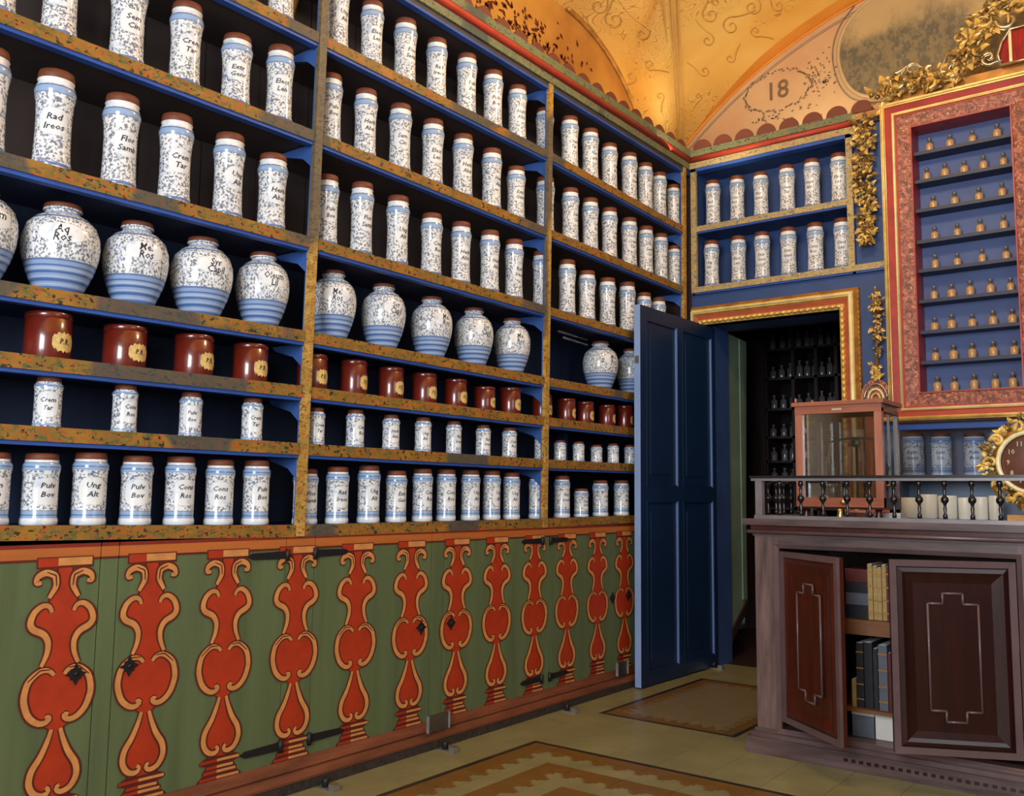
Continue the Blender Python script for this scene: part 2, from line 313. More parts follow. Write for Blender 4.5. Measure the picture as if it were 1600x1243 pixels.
# ------------------------------------------------------------------ mesh helpers
class MB:
    def __init__(s): s.v = []; s.f = []; s.m = []; s.mats = []; s.sm = []
    def mi(s, mat):
        if mat not in s.mats: s.mats.append(mat)
        return s.mats.index(mat)
    def add(s, vs_, fs, mat, smooth=False):
        o = len(s.v); s.v += [tuple(v) for v in vs_]; k = s.mi(mat)
        for f in fs: s.f.append(tuple(i+o for i in f)); s.m.append(k); s.sm.append(smooth)
        return s
    def box(s, x0, x1, y0, y1, z0, z1, mat):
        v = [(x, y, z) for z in (z0, z1) for y in (y0, y1) for x in (x0, x1)]
        return s.add(v, [(0, 2, 3, 1), (4, 5, 7, 6), (0, 1, 5, 4), (2, 6, 7, 3), (0, 4, 6, 2), (1, 3, 7, 5)], mat)
    def hexa(s, v, mat):  # 8 verts in the order of box
        return s.add(v, [(0, 2, 3, 1), (4, 5, 7, 6), (0, 1, 5, 4), (2, 6, 7, 3), (0, 4, 6, 2), (1, 3, 7, 5)], mat)
    def lathe(s, prof, mat, n=20, c=(0, 0, 0), cap=True, axis='z'):
        vs_ = []; fs = []
        for r, z in prof:
            for k in range(n):
                a = 2*pi*k/n; p = (r*cos(a), r*sin(a), z)
                if axis == 'y': p = (p[0], p[2], p[1])
                if axis == 'x': p = (p[2], p[0], p[1])
                vs_.append((c[0]+p[0], c[1]+p[1], c[2]+p[2]))
        for j in range(len(prof)-1):
            for k in range(n):
                k2 = (k+1) % n; q = (j*n+k, j*n+k2, (j+1)*n+k2, (j+1)*n+k)
                fs.append(q if axis != 'y' else q[::-1])
        if cap:
            fs.append(tuple(range(n))[::-1]); fs.append(tuple((len(prof)-1)*n+k for k in range(n)))
        return s.add(vs_, fs, mat, True)
    def tube(s, pts, rad, mat, n=6):
        pts = [Vector(p) for p in pts]; L = len(pts); rr = rad if isinstance(rad, (list, tuple)) else [rad]*L
        vs_ = []; fs = []; prev = None
        for i, p in enumerate(pts):
            d = (pts[min(i+1, L-1)]-pts[max(i-1, 0)])
            d = d.normalized() if d.length > 1e-9 else Vector((0, 0, 1))
            if prev is None: a = d.orthogonal().normalized()
            else:
                a = prev - d*prev.dot(d); a = a.normalized() if a.length > 1e-6 else d.orthogonal().normalized()
            prev = a; b = d.cross(a)
            for k in range(n):
                t = 2*pi*k/n; vs_.append(p+(a*cos(t)+b*sin(t))*rr[i])
        for i in range(L-1):
            for k in range(n):
                k2 = (k+1) % n; fs.append((i*n+k, i*n+k2, (i+1)*n+k2, (i+1)*n+k))
        fs.append(tuple(range(n))[::-1]); fs.append(tuple((L-1)*n+k for k in range(n)))
        return s.add(vs_, fs, mat, True)
    def prism(s, poly, origin, ua, va, na, th, mat):  # poly (u,v) extruded th along na
        o = Vector(origin); ua = Vector(ua); va = Vector(va); na = Vector(na); n = len(poly)
        a = [o+ua*u+va*v for u, v in poly]; b = [p+na*th for p in a]
        return s.add(a+b, [tuple(range(n))[::-1], tuple(range(n, 2*n))] + [(i, (i+1) % n, n+(i+1) % n, n+i) for i in range(n)], mat)
    def build(s, name, parent=None, loc=None):
        me = bpy.data.meshes.new(name); me.from_pydata(s.v, [], s.f); me.update()
        for mt in s.mats: me.materials.append(M[mt])
        me.polygons.foreach_set('material_index', s.m); me.polygons.foreach_set('use_smooth', s.sm)
        bm = bmesh.new(); bm.from_mesh(me); bmesh.ops.recalc_face_normals(bm, faces=bm.faces); bm.to_mesh(me); bm.free()
        o = bpy.data.objects.new(name, me); COL.objects.link(o)
        if parent is not None: o.parent = parent
        if loc is not None: o.location = loc
        return o
def tag(o, label=None, cat=None, group=None, kind=None):
    if label: o['label'] = label
    if cat: o['category'] = cat
    if group: o['group'] = group
    if kind: o['kind'] = kind
    return o
def empty(name, loc=(0, 0, 0), rz=0.0):
    o = bpy.data.objects.new(name, None); COL.objects.link(o); o.location = loc; o.rotation_euler = (0, 0, rz); o.empty_display_size = 0.05
    return o
def box(name, x0, x1, y0, y1, z0, z1, mat, parent=None): return MB().box(x0, x1, y0, y1, z0, z1, mat).build(name, parent)
def link_mesh(name, me, parent, loc=(0, 0, 0)):
    o = bpy.data.objects.new(name, me); COL.objects.link(o); o.parent = parent; o.location = loc; return o
def copy_tree(o, parent=None):
    c = o.copy(); COL.objects.link(c); c.parent = parent
    for ch in list(o.children): copy_tree(ch, c)
    return c
def local(o, loc):  # shift: build meshes in world coordinates and parent to an Empty at loc
    return o
def reparent_all(root):
    # children were built in world coordinates while the root sat at the origin: move the root to its base
    pass
def set_base(root, loc):
    # keep parts where they are while the thing's origin goes to its base
    loc = Vector(loc); root.location = loc
    for ch in root.children:
        if ch.type == 'MESH' and ch.location.length < 1e-9 and len(ch.children) == 0:
            ch.location = -loc
        else: ch.location = ch.location - loc
    return root

# ------------------------------------------------------------------ the setting
RX = 3.12        # room width
FY = 5.02        # face of the far joinery
MY = 5.27        # masonry of the far wall above the cornice
MX = -0.25       # masonry of the long wall above the cornice
ACX, ACZ, AR = 1.605, 1.407, 2.55
def A(x): return ACZ + sqrt(max(0.01, AR*AR-(x-ACX)**2))
floor = box('floor', -0.4, 3.5, -1.7, 9.0, -0.06, -0.006, 'grout'); tag(floor, kind='structure')
far_floor = None
tm = MB().box(0.0008, 0.1992, 0.0008, 0.1992, -0.006, 0.0, 'floor_pattern'); t0 = tm.build('floor_tile', floor); tile_me = t0.data
t0.location = (0.0, 1.6, 0)
for i in range(16):
    for j in range(-2, 18):
        if (i, j) == (0, 0): continue
        if i > 10 and j > 6: continue
        link_mesh('floor_tile', tile_me, floor, (i*0.2, 1.6+j*0.2, 0))
box('floor_border', -0.4, 3.5, -1.7, 1.2, -0.006, -0.0005, 'floor_pattern', floor)
box('floor_border', -0.4, 3.5, 5.2, 9.0, -0.006, -0.0005, 'dark_wood', floor)

# long wall behind the shelving; lunette on top
mb = MB(); mb.box(-0.45, -0.362, -1.6, 5.5, 0, 3.0, 'plaster')
mb.box(-0.45, MX, -1.6, 5.5, 2.99, 4.1, 'lunette_gold')
tag(mb.build('wall_left'), kind='structure')
mb = MB(); mb.box(RX+0.02, RX+0.2, -1.6, 1.3, 0, 4.1, 'plaster'); mb.box(RX+0.02, RX+0.2, 2.9, 5.5, 0, 4.1, 'plaster')
mb.box(RX+0.02, RX+0.2, 1.3, 2.9, 0, 1.1, 'plaster'); mb.box(RX+0.02, RX+0.2, 1.3, 2.9, 2.9, 4.1, 'plaster')
tag(mb.build('wall_right'), kind='structure')
mb = MB(); mb.box(-0.45, 1.3, -1.6, -1.45, 0, 4.1, 'plaster'); mb.box(2.95, RX+0.2, -1.6, -1.45, 0, 4.1, 'plaster')
mb.box(1.3, 2.95, -1.6, -1.45, 0, 0.5, 'plaster'); mb.box(1.3, 2.95, -1.6, -1.45, 3.0, 4.1, 'plaster')
tag(mb.build('wall_back'), kind='structure')
# far wall: timber face with openings, masonry lunette above
def holed(mb, x0, x1, z0, z1, y0, y1, holes, mat):
    xs = sorted({x0, x1, *[h[0] for h in holes], *[h[1] for h in holes]}); zs = sorted({z0, z1, *[h[2] for h in holes], *[h[3] for h in holes]})
    for i in range(len(xs)-1):
        for j in range(len(zs)-1):
            cx, cz = (xs[i]+xs[i+1])/2, (zs[j]+zs[j+1])/2
            if any(h[0] < cx < h[1] and h[2] < cz < h[3] for h in holes): continue
            mb.box(xs[i], xs[i+1], y0, y1, zs[j], zs[j+1], mat)
DOOR = (0.12, 0.905, 0.0, 2.005); CUP = (0.03, 0.975, 2.21, 2.985); VIT = (1.27, 1.80, 1.44, 2.96); NIC = (1.165, 1.93, 0.885, 1.35)
mb = MB(); holed(mb, 0.0, RX+0.02, 0.0, 3.05, FY+0.02, FY+0.05, [DOOR, CUP, VIT, NIC], 'blue_paint')
holed(mb, -0.4, RX+0.2, 0.0, 3.05, FY+0.26, FY+0.40, [(-0.3, 1.2, 0, 2.1)], 'dark_wood')
mb.box(DOOR[0]-0.04, DOOR[0], FY+0.02, FY+0.27, 0, 2.05, 'blue_paint'); mb.box(DOOR[1], DOOR[1]+0.04, FY+0.02, FY+0.27, 0, 2.05, 'blue_paint')
mb.box(DOOR[0]-0.04, DOOR[1]+0.04, FY+0.02, FY+0.27, 2.005, 2.05, 'blue_paint'); mb.box(-0.35, 1.25, FY+0.24, FY+0.45, 2.03, 2.12, 'dark_wood')
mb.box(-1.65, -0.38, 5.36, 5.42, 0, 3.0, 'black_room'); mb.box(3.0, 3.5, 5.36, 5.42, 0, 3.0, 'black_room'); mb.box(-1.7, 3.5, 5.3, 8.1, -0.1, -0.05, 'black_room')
mb.box(-0.4, RX+0.2, MY, MY+0.15, 3.0, 4.1, 'beige_wall')
mb.box(-0.45, 0.0, FY+0.02, FY+0.06, 0.0, 3.0, 'dark_wood')
tag(mb.build('wall_far'), kind='structure')
# ledge over the joinery
mb = MB(); mb.box(-0.3, 0.0, -1.5, FY, 3.03, 3.06, 'dark_wood'); mb.box(-0.3, RX, FY, MY, 3.03, 3.06, 'dark_wood')
tag(mb.build('trim_1'), kind='structure')

# ceiling: groined vault
gp = [(1044, 262), (1062, 195), (1057, 130), (1052, 60), (1048, 0), (1046, -70)]
G = [Vector((MX, MY, A(MX)-0.0))]
for px, py in gp[1:]:
    lo, hi = 0.8, 1.1
    P0 = W(px, py, 1, MY); best = None
    for k in range(400):
        t = 0.55+k*0.002; q = CAMP+(P0-CAMP)*t
        if q.z >= A(q.x): best = q; break
    G.append(best if best is not None else P0)
G.append(Vector((1.0, 3.75, A(1.0)))); G.append(Vector((ACX, 3.6, A(ACX))))
def resample(P, n):
    d = [0]
    for a, b in zip(P, P[1:]): d.append(d[-1]+(b-a).length)
    out = []
    for i in range(n+1):
        s = d[-1]*i/n; k = 0
        while k < len(d)-2 and d[k+1] < s: k += 1
        u = (s-d[k])/max(1e-9, d[k+1]-d[k]); out.append(P[k].lerp(P[k+1], u))
    return out
def smooth(P, it=3):
    for _ in range(it): P = [P[0]]+[(P[i-1]+P[i]*2+P[i+1])/4 for i in range(1, len(P)-1)]+[P[-1]]
    return P
G = smooth(resample(G, 40), 4)
NG = len(G)
Fc = [Vector((g.x, MY, A(g.x))) for g in G]
LC, LZ, LR = 4.02, 2.61, 1.065
Lc = [Vector((MX, LC+LR*cos(pi/2*i/(NG-1)), LZ+LR*sin(pi/2*i/(NG-1)))) for i in range(NG)]
Lc = [Vector((MX, min(v.y, MY), v.z)) for v in Lc]
def ruled(mb, P, Q, n, mats):
    for j in range(n):
        a, b = j/n, (j+1)/n
        A0 = [p.lerp(q, a) for p, q in zip(P, Q)]; B0 = [p.lerp(q, b) for p, q in zip(P, Q)]
        m = mats(j); k = len(P)
        mb.add(A0+B0, [(i, i+1, k+i+1, k+i) for i in range(k-1)], m, True)
mb = MB()
ruled(mb, Fc, G, 12, lambda j: 'vault_band' if j < 1 else ('rib_paint' if j == 11 else 'vault_gold'))
def rl(j): return 'rib_paint' if j == 11 else 'vault_gold'
# the vault between the side arch and the groin, bowed upwards a little
def bow(P, Q, n):
    rows = []
    for j in range(n+1):
        a = j/n; rows.append([p.lerp(q, a)+Vector((0, 0, 0.25*sin(pi*a)*(p-q).length*0.12)) for p, q in zip(P, Q)])
    return rows
rows = bow(Lc, G, 12)
for j in range(12):
    k = NG; mb.add(rows[j]+rows[j+1], [(i, i+1, k+i+1, k+i) for i in range(k-1)], rl(j), True)
# the same bay mirrored about its middle, then the barrel over the rest of the room
mr = lambda p: Vector((p.x, 7.2-p.y, p.z))
rm = [[mr(p) for p in r] for r in rows]
for j in range(12): mb.add(rm[j]+rm[j+1], [(i, i+1, NG+i+1, NG+i) for i in range(NG-1)], rl(j), True)
ends = [r[-1] for r in rows]; ends2 = [r[-1] for r in rm]
mb.add(ends+ends2, [(i, i+1, 13+i+1, 13+i) for i in range(12)], 'vault_gold', True)
ruled(mb, [mr(g) for g in G], [Vector((g.x, -1.6, A(g.x))) for g in G], 8, lambda j: 'vault_gold')
xs = [ACX+(RX+0.3-ACX)*i/12 for i in range(13)]
r0 = [Vector((x, MY, A(x))) for x in xs]; r1 = [Vector((x, -1.6, A(x))) for x in xs]
mb.add(r0+r1, [(i, i+1, 13+i+1, 13+i) for i in range(12)], 'vault_gold', True)
mb.add([(-0.5, -1.7, 4.15), (3.5, -1.7, 4.15), (3.5, 5.5, 4.15), (-0.5, 5.5, 4.15)], [(0, 1, 2, 3)], 'plaster')
tag(mb.build('ceiling'), kind='structure')
# arch mouldings where the vault meets the walls, and the ribs of the groin
mb = MB(); mb.tube([p+Vector((0.012, 0, -0.0)) for p in Lc], 0.016, 'gold_dark', 6); mb.tube([mr(p)+Vector((0.012, 0, 0)) for p in Lc], 0.016, 'gold_dark', 6); tag(mb.build('trim_2'), kind='structure')
mb = MB(); mb.tube([Vector((x, MY-0.006, A(x)-0.006)) for x in [MX+0.04*i for i in range(60)]], 0.007, 'vault_band', 6)
for off in (0.05, 0.062): mb.tube([Vector((x, MY-0.001, A(x)-off)) for x in [MX+0.04*i for i in range(60)]], 0.0022, 'grey_line', 4)
tag(mb.build('trim_3'), kind='structure')
mb = MB()
for dx in (-0.045, 0.0, 0.045): mb.tube([g+Vector((dx*(0.35+0.65*i/NG), dx*.6, -0.004)) for i, g in enumerate(G[:30])], 0.005, 'rib_paint', 5)
tag(mb.build('trim_4'), kind='structure')
# painted scrolls standing off the plaster in low relief, each a scroll of the vault
def scroll_pts(cx, cy, r, turns, a0, hand, tail, n=34):
    pts = []
    for i in range(n):
        u = i/(n-1); a = a0+hand*turns*2*pi*u; rr = r*(0.12+0.88*u); pts.append((cx+rr*cos(a), cy+rr*sin(a)))
    lx, ly = pts[-1]; px_, py_ = pts[-2]; dx, dy = lx-px_, ly-py_; L = sqrt(dx*dx+dy*dy) or 1
    for i in range(1, 9): pts.append((lx+dx/L*tail*i/8 + dy/L*tail*0.25*(i/8)**2*hand, ly+dy/L*tail*i/8 - dx/L*tail*0.25*(i/8)**2*hand))
    return pts
def vault_hit(px, py, left):
    P0 = W(px, py, 1, MY)
    d = P0-CAMP
    dg = bpy.context.evaluated_depsgraph_get()
    return d
ceil_obj = bpy.data.objects['ceiling']
from mathutils.bvhtree import BVHTree
bvh = BVHTree.FromPolygons([v.co for v in ceil_obj.data.vertices], [tuple(p.vertices) for p in ceil_obj.data.polygons])
mb = MB(); mb2 = MB()
for (cx, cy, r, tn, a0, hd, tl) in [(1003, 52, 13, 1.2, 0, -1, 60), (985, 120, 10, 1.1, 1, 1, 30), (960, 30, 16, 1.3, 2, 1, 40), (1015, 100, 9, 1.2, 2.5, -1, 26), (935, 8, 14, 1.2, 1, -1, 30), (1030, 150, 7, 1.1, 0, 1, 20),
        (1110, 22, 14, 1.3, 2, 1, 40), (1105, 62, 11, 1.2, 0, -1, 30), (1142, 40, 15, 1.3, 3, 1, 36), (1100, 110, 9, 1.2, 1.5, 1, 24), (1175, 10, 14, 1.3, 1, -1, 40), (1215, 8, 10, 1.2, 2, 1, 22), (1140, 90, 8, 1.1, 0.5, -1, 22), (1090, 150, 6, 1.1, 0.5, 1, 16), (1180, 48, 9, 1.2, 2.5, -1, 24)]:
    for mm, off, mat, rad in ((mb, 0.0, 'rib_paint', 0.0026), (mb2, 1.6, 'gold_dark', 0.0012)):
        pts = []
        for (u, v) in scroll_pts(cx+off, cy+off, r, tn, a0, hd, tl):
            d = (W(u, v, 1, MY)-CAMP).normalized(); hit = bvh.ray_cast(CAMP, d)
            if hit[0] is not None: pts.append(hit[0]-d*0.003)
        if len(pts) > 5: mm.tube(pts, rad, mat, 4)
tag(mb.build('vault_scrollwork', ceil_obj), kind='stuff'); tag(mb2.build('vault_scroll_outline', ceil_obj), kind='stuff')

# windows behind the camera and in the side wall
def window(name, x0, x1, y0, y1, z0, z1, axis):
    r = empty(name); tag(r, kind='structure')
    fr = MB()
    if axis == 'y':
        for a, b in ((x0, x0+.06), (x1-.06, x1), ((x0+x1)/2-.025, (x0+x1)/2+.025)): fr.box(a, b, y0, y1, z0, z1, 'old_wood')
        for a in (z0, z1-.06, z0+(z1-z0)*0.66): fr.box(x0, x1, y0, y1, a, a+.05, 'old_wood')
    else:
        for a, b in ((y0, y0+.06), (y1-.06, y1), ((y0+y1)/2-.025, (y0+y1)/2+.025)): fr.box(x0, x1, a, b, z0, z1, 'old_wood')
        for a in (z0, z1-.06, z0+(z1-z0)*0.6): fr.box(x0, x1, y0, y1, a, a+.05, 'old_wood')
    fr.build('window_frame', r)
window('window_1', 1.3, 2.95, -1.54, -1.48, 0.5, 3.0, 'y')
window('window_2', RX+0.08, RX+0.14, 1.3, 2.9, 1.1, 2.9, 'x')

# painted decoration of the lunette: numbered wreath and landscape medallion
def text_mesh(txt, size, shear=0.0, res=3, align='CENTER'):
    c = bpy.data.curves.new('lettering', 'FONT'); c.body = txt; c.size = size; c.shear = shear; c.resolution_u = res
    c.align_x = align; c.align_y = 'CENTER'; c.offset = size*0.012
    o = bpy.data.objects.new('lettering', c); COL.objects.link(o)
    me = bpy.data.meshes.new_from_object(o.evaluated_get(bpy.context.evaluated_depsgraph_get()))
    bpy.data.objects.remove(o); bpy.data.curves.remove(c)
    vs_ = [tuple(v.co) for v in me.vertices]; fs = [tuple(p.vertices) for p in me.polygons]; bpy.data.meshes.remove(me)
    return vs_, fs
wf = bpy.data.objects['wall_far']
LY = MY-0.003
c = W(1214, 142, 1, LY)
vs_, fs = text_mesh('18', 0.16)
mb = MB(); mb.add([(c.x+v[0]*0.95, LY, c.z+v[1]) for v in vs_], fs, 'paint_sepia'); mb.build('painted_number', wf)
mb = MB()
def leaf2d(mb, x, z, a, L, w, mat, y):
    ca, sa = cos(a), sin(a)
    pts = [(0, 0), (L*.4, w), (L, 0), (L*.4, -w)]
    mb.add([(x+u*ca-v*sa, y, z+u*sa+v*ca) for u, v in pts], [(0, 1, 2, 3)], mat)
rx_, rz_ = 0.21, 0.125
for k in range(64):
    a = 2*pi*k/64+random.uniform(-.03, .03)
    x, z = c.x+rx_*cos(a), c.z+rz_*sin(a)
    ta = atan2(rz_*cos(a), -rx_*sin(a))
    if a > pi*0.5 and a < pi*1.5: ta += 0
    leaf2d(mb, x, z, ta+random.choice((0.5, -0.5)), random.uniform(.02, .034), random.uniform(.004, .008), 'paint_sepia', LY)
for k in range(70):
    x = c.x+0.26+random.gauss(0, .045); z = c.z+0.02+random.gauss(0, .075)
    leaf2d(mb, x, z, random.uniform(0, 6.3), random.uniform(.012, .03), random.uniform(.003, .006), 'paint_sepia', LY+.0005)
for k in range(26):
    leaf2d(mb, c.x+random.gauss(-.02, .1), c.z-0.16+random.gauss(0, .012), random.uniform(-.6, .6), random.uniform(.012, .03), .005, 'paint_sepia', LY+.0005)
tag(mb.build('painted_wreath', wf), kind='stuff')
wl_ = bpy.data.objects['wall_left']; mb = MB()
for k in range(150):
    px = random.gauss(815, 38); py = max(2, (px-700)*0.62-30+random.gauss(0, 16)); p = W(px, py, 0, MX+0.002)
    a = random.uniform(0, 6.3); L = random.uniform(.02, .05); w_ = random.uniform(.006, .012); ca, sa = cos(a), sin(a)
    mb.add([(p.x, p.y+u*ca-v*sa, p.z+u*sa+v*ca) for u, v in ((0, 0), (L*.4, w_), (L, 0), (L*.4, -w_))], [(0, 1, 2, 3)], 'paint_dark')
tag(mb.build('painted_foliage', wl_), kind='stuff')
mc = Vector((1.53, 0, 3.52)); mrx, mrz = 0.60, 0.40
el = [(mc.x-0.035+mrx*cos(2*pi*k/64)*(1.0 if True else 0), mc.z+0.02+mrz*sin(2*pi*k/64)) for k in range(64)]
# medallion outline measured on the wall: bulging side, flat foot
mpx = [(1400, -22), (1370, -8), (1343, 14), (1323, 38), (1313, 60), (1309, 85), (1313, 110), (1322, 132), (1338, 148), (1362, 153), (1400, 150)]
side = [(W(a, b, 1, LY).x, W(a, b, 1, LY).z) for a, b in mpx]
zt = 3.74
right = [(2*mc.x-x, z) for x, z in side[::-1]]
out = side+right
mb = MB(); mb.prism(out, (0, LY-0.001, 0), (1, 0, 0), (0, 0, 1), (0, -1, 0), 0.004, 'landscape_paint'); mb.build('painted_medallion', wf)
pts = [Vector((x, LY-0.006, z)) for x, z in out]
pts.append(pts[0]); mb = MB(); mb.tube(smooth(resample(pts, 90), 2), 0.011, 'medallion_ring', 6)
mb.tube(smooth(resample([Vector((mc.x+(p.x-mc.x)*1.05, LY-.003, mc.z+(p.z-mc.z)*1.09)) for p in pts[2:-4]], 80), 2), 0.004, 'grey_line', 5); mb.build('medallion_border', wf)

# ------------------------------------------------------------------ wall shelving along the long wall
POST = [(0.655, 0.655), (2.098, 2.070), (3.528, 3.507), (4.948, 4.925)]   # y at z=2.75 and at z=0.87
def py_(k, z): a, b = POST[k]; return b+(a-b)*(z-0.87)/(2.75-0.87)
# height of the middle of each front strip at y = 0.655, 2.085, 3.515, 4.94
SZ = [[2.60, 2.615, 2.622, 2.592], [2.222, 2.245, 2.236, 2.220], [1.838, 1.856, 1.855, 1.852], [1.494, 1.519, 1.514, 1.520],
      [1.311, 1.325, 1.325, 1.328], [1.126, 1.127, 1.126, 1.137], [0.872, 0.848, 0.850, 0.863]]
def sz(k, y):
    ys = [0.655, 2.085, 3.515, 4.94]
    for i in range(3):
        if y <= ys[i+1] or i == 2:
            u = (y-ys[i])/(ys[i+1]-ys[i]); return SZ[k][i]*(1-u)+SZ[k][i+1]*u
DEP = 0.33
unit = empty('wall_shelving'); tag(unit, 'tall blue wall shelving with flower-painted ochre edges along the whole wall', 'shelving')
TH = 0.040
for b in range(3):
    for k in range(7):
        z0, z1 = SZ[k][b], SZ[k][b+1]
        ya, yb = py_(b, z0)+0.016, py_(b+1, z1)-0.016
        def slab(x0, x1, a0, a1, mat, dz0, dz1):
            m_ = MB(); v = []; ex = a0
            for dz in (dz0, dz1):
                for (y, z) in ((ya-ex, z0), (yb+ex, z1)):
                    for x in (x0, x1): v.append((x, y, z+dz))
            return m_.hexa(v, mat)
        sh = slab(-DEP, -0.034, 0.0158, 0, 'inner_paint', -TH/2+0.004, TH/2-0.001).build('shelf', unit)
        slab(-0.034, -0.010, 0, 0, 'blue_paint', -TH/2+0.004, TH/2-0.001).build('blue_lip', sh)
        slab(-0.010, 0.002, 0, 0, 'floral_band', -TH/2, TH/2).build('painted_edge', sh)
        if k < 6: slab(-0.034, -0.004, 0, 0, 'blue_edge', -TH/2-0.011, -TH/2).build('blue_bead', sh)
for k in range(4):
    m_ = MB(); v = []; w = 0.0165
    def post(x0, x1, w, mat, z0=0.83, z1=2.985):
        mm = MB(); v = []
        for z in (z0, z1):
            for dy in (-w, w):
                for x in (x0, x1): v.append((x, py_(k, z)+dy, z))
        return mm.hexa(v, mat)
    up = post(-0.020, -0.012, 0.014, 'blue_light').build('upright', unit)
    post(-0.012, 0.006, w, 'floral_post').build('painted_edge', up)
    for q in range(7):
        zt_ = (SZ[q-1][k]-TH/2 if q else 2.966); y_ = py_(k, zt_)
        mm = MB(); mm.prism([(0.0, 0.0), (-0.17, 0.0), (-0.15, -0.018), (-0.05, -0.045), (0.0, -0.085)], (-0.0205, y_-0.009, zt_-0.001), (1, 0, 0), (0, 0, 1), (0, 1, 0), 0.018, 'blue_light'); mm.build('shelf_bracket', unit)
# back boards: one board per plank
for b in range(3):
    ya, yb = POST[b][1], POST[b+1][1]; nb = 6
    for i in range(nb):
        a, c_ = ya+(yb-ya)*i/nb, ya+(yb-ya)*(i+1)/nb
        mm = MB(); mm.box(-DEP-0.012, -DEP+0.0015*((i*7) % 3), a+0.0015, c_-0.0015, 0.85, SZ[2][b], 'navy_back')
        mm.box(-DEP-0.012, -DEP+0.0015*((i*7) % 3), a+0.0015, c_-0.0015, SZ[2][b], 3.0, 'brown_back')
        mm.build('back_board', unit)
# batten inside the corner bay, seen between the jars
box('batten', -DEP, -DEP+0.06, 4.07, 4.095, 0.87, 1.50, 'blue_light', unit)
# cornice
y0, y1 = 0.4, FY+0.01
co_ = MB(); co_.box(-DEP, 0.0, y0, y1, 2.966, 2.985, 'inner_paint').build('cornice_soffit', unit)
box('blue_lip', -0.03, 0.0, y0, y1, 2.955, 2.966, 'blue_edge', unit)
co_ = MB(); co_.box(-0.02, 0.012, y0, y1, 2.985, 3.022, 'floral_green'); co_.build('cornice_frieze', unit)
co_ = MB(); co_.tube([(0.016, y0, 3.042), (0.016, y1, 3.042)], 0.018, 'red_mould', 10); co_.box(-0.02, 0.014, y0, y1, 3.022, 3.064, 'red_line'); co_.build('cornice_moulding', unit)
co_ = MB(); co_.box(-0.02, 0.020, y0, y1, 3.064, 3.105, 'floral_green'); co_.build('cornice_cap', unit)
box('cornice_board', -DEP, -0.02, y0, y1, 2.985, 3.0, 'dark_wood', unit)
# scalloped crest
def scallops(parent, p0, d, n, step, z0, r, name='crest_scallop'):
    me = None
    for i in range(n):
        if me is None:
            poly = [(-step/2, 0), (step/2, 0)]+[(r*cos(a), 0.012+r*0.95*sin(a)) for a in [pi*k/12 for k in range(13)]]
            m_ = MB(); m_.prism([(u, v) for u, v in poly], (0, 0, 0), d, (0, 0, 1), (d[1], -d[0], 0), 0.012, 'scallop_red'); o = m_.build(name, parent); me = o.data
        else: o = link_mesh(name, me, parent)
        o.location = (p0[0]+d[0]*step*(i+.5), p0[1]+d[1]*step*(i+.5), z0)
scallops(unit, (-0.012, FY, 0), (0, -1, 0), 34, 0.137, 3.100, 0.058)
set_base(unit, (-0.16, 0, 0))

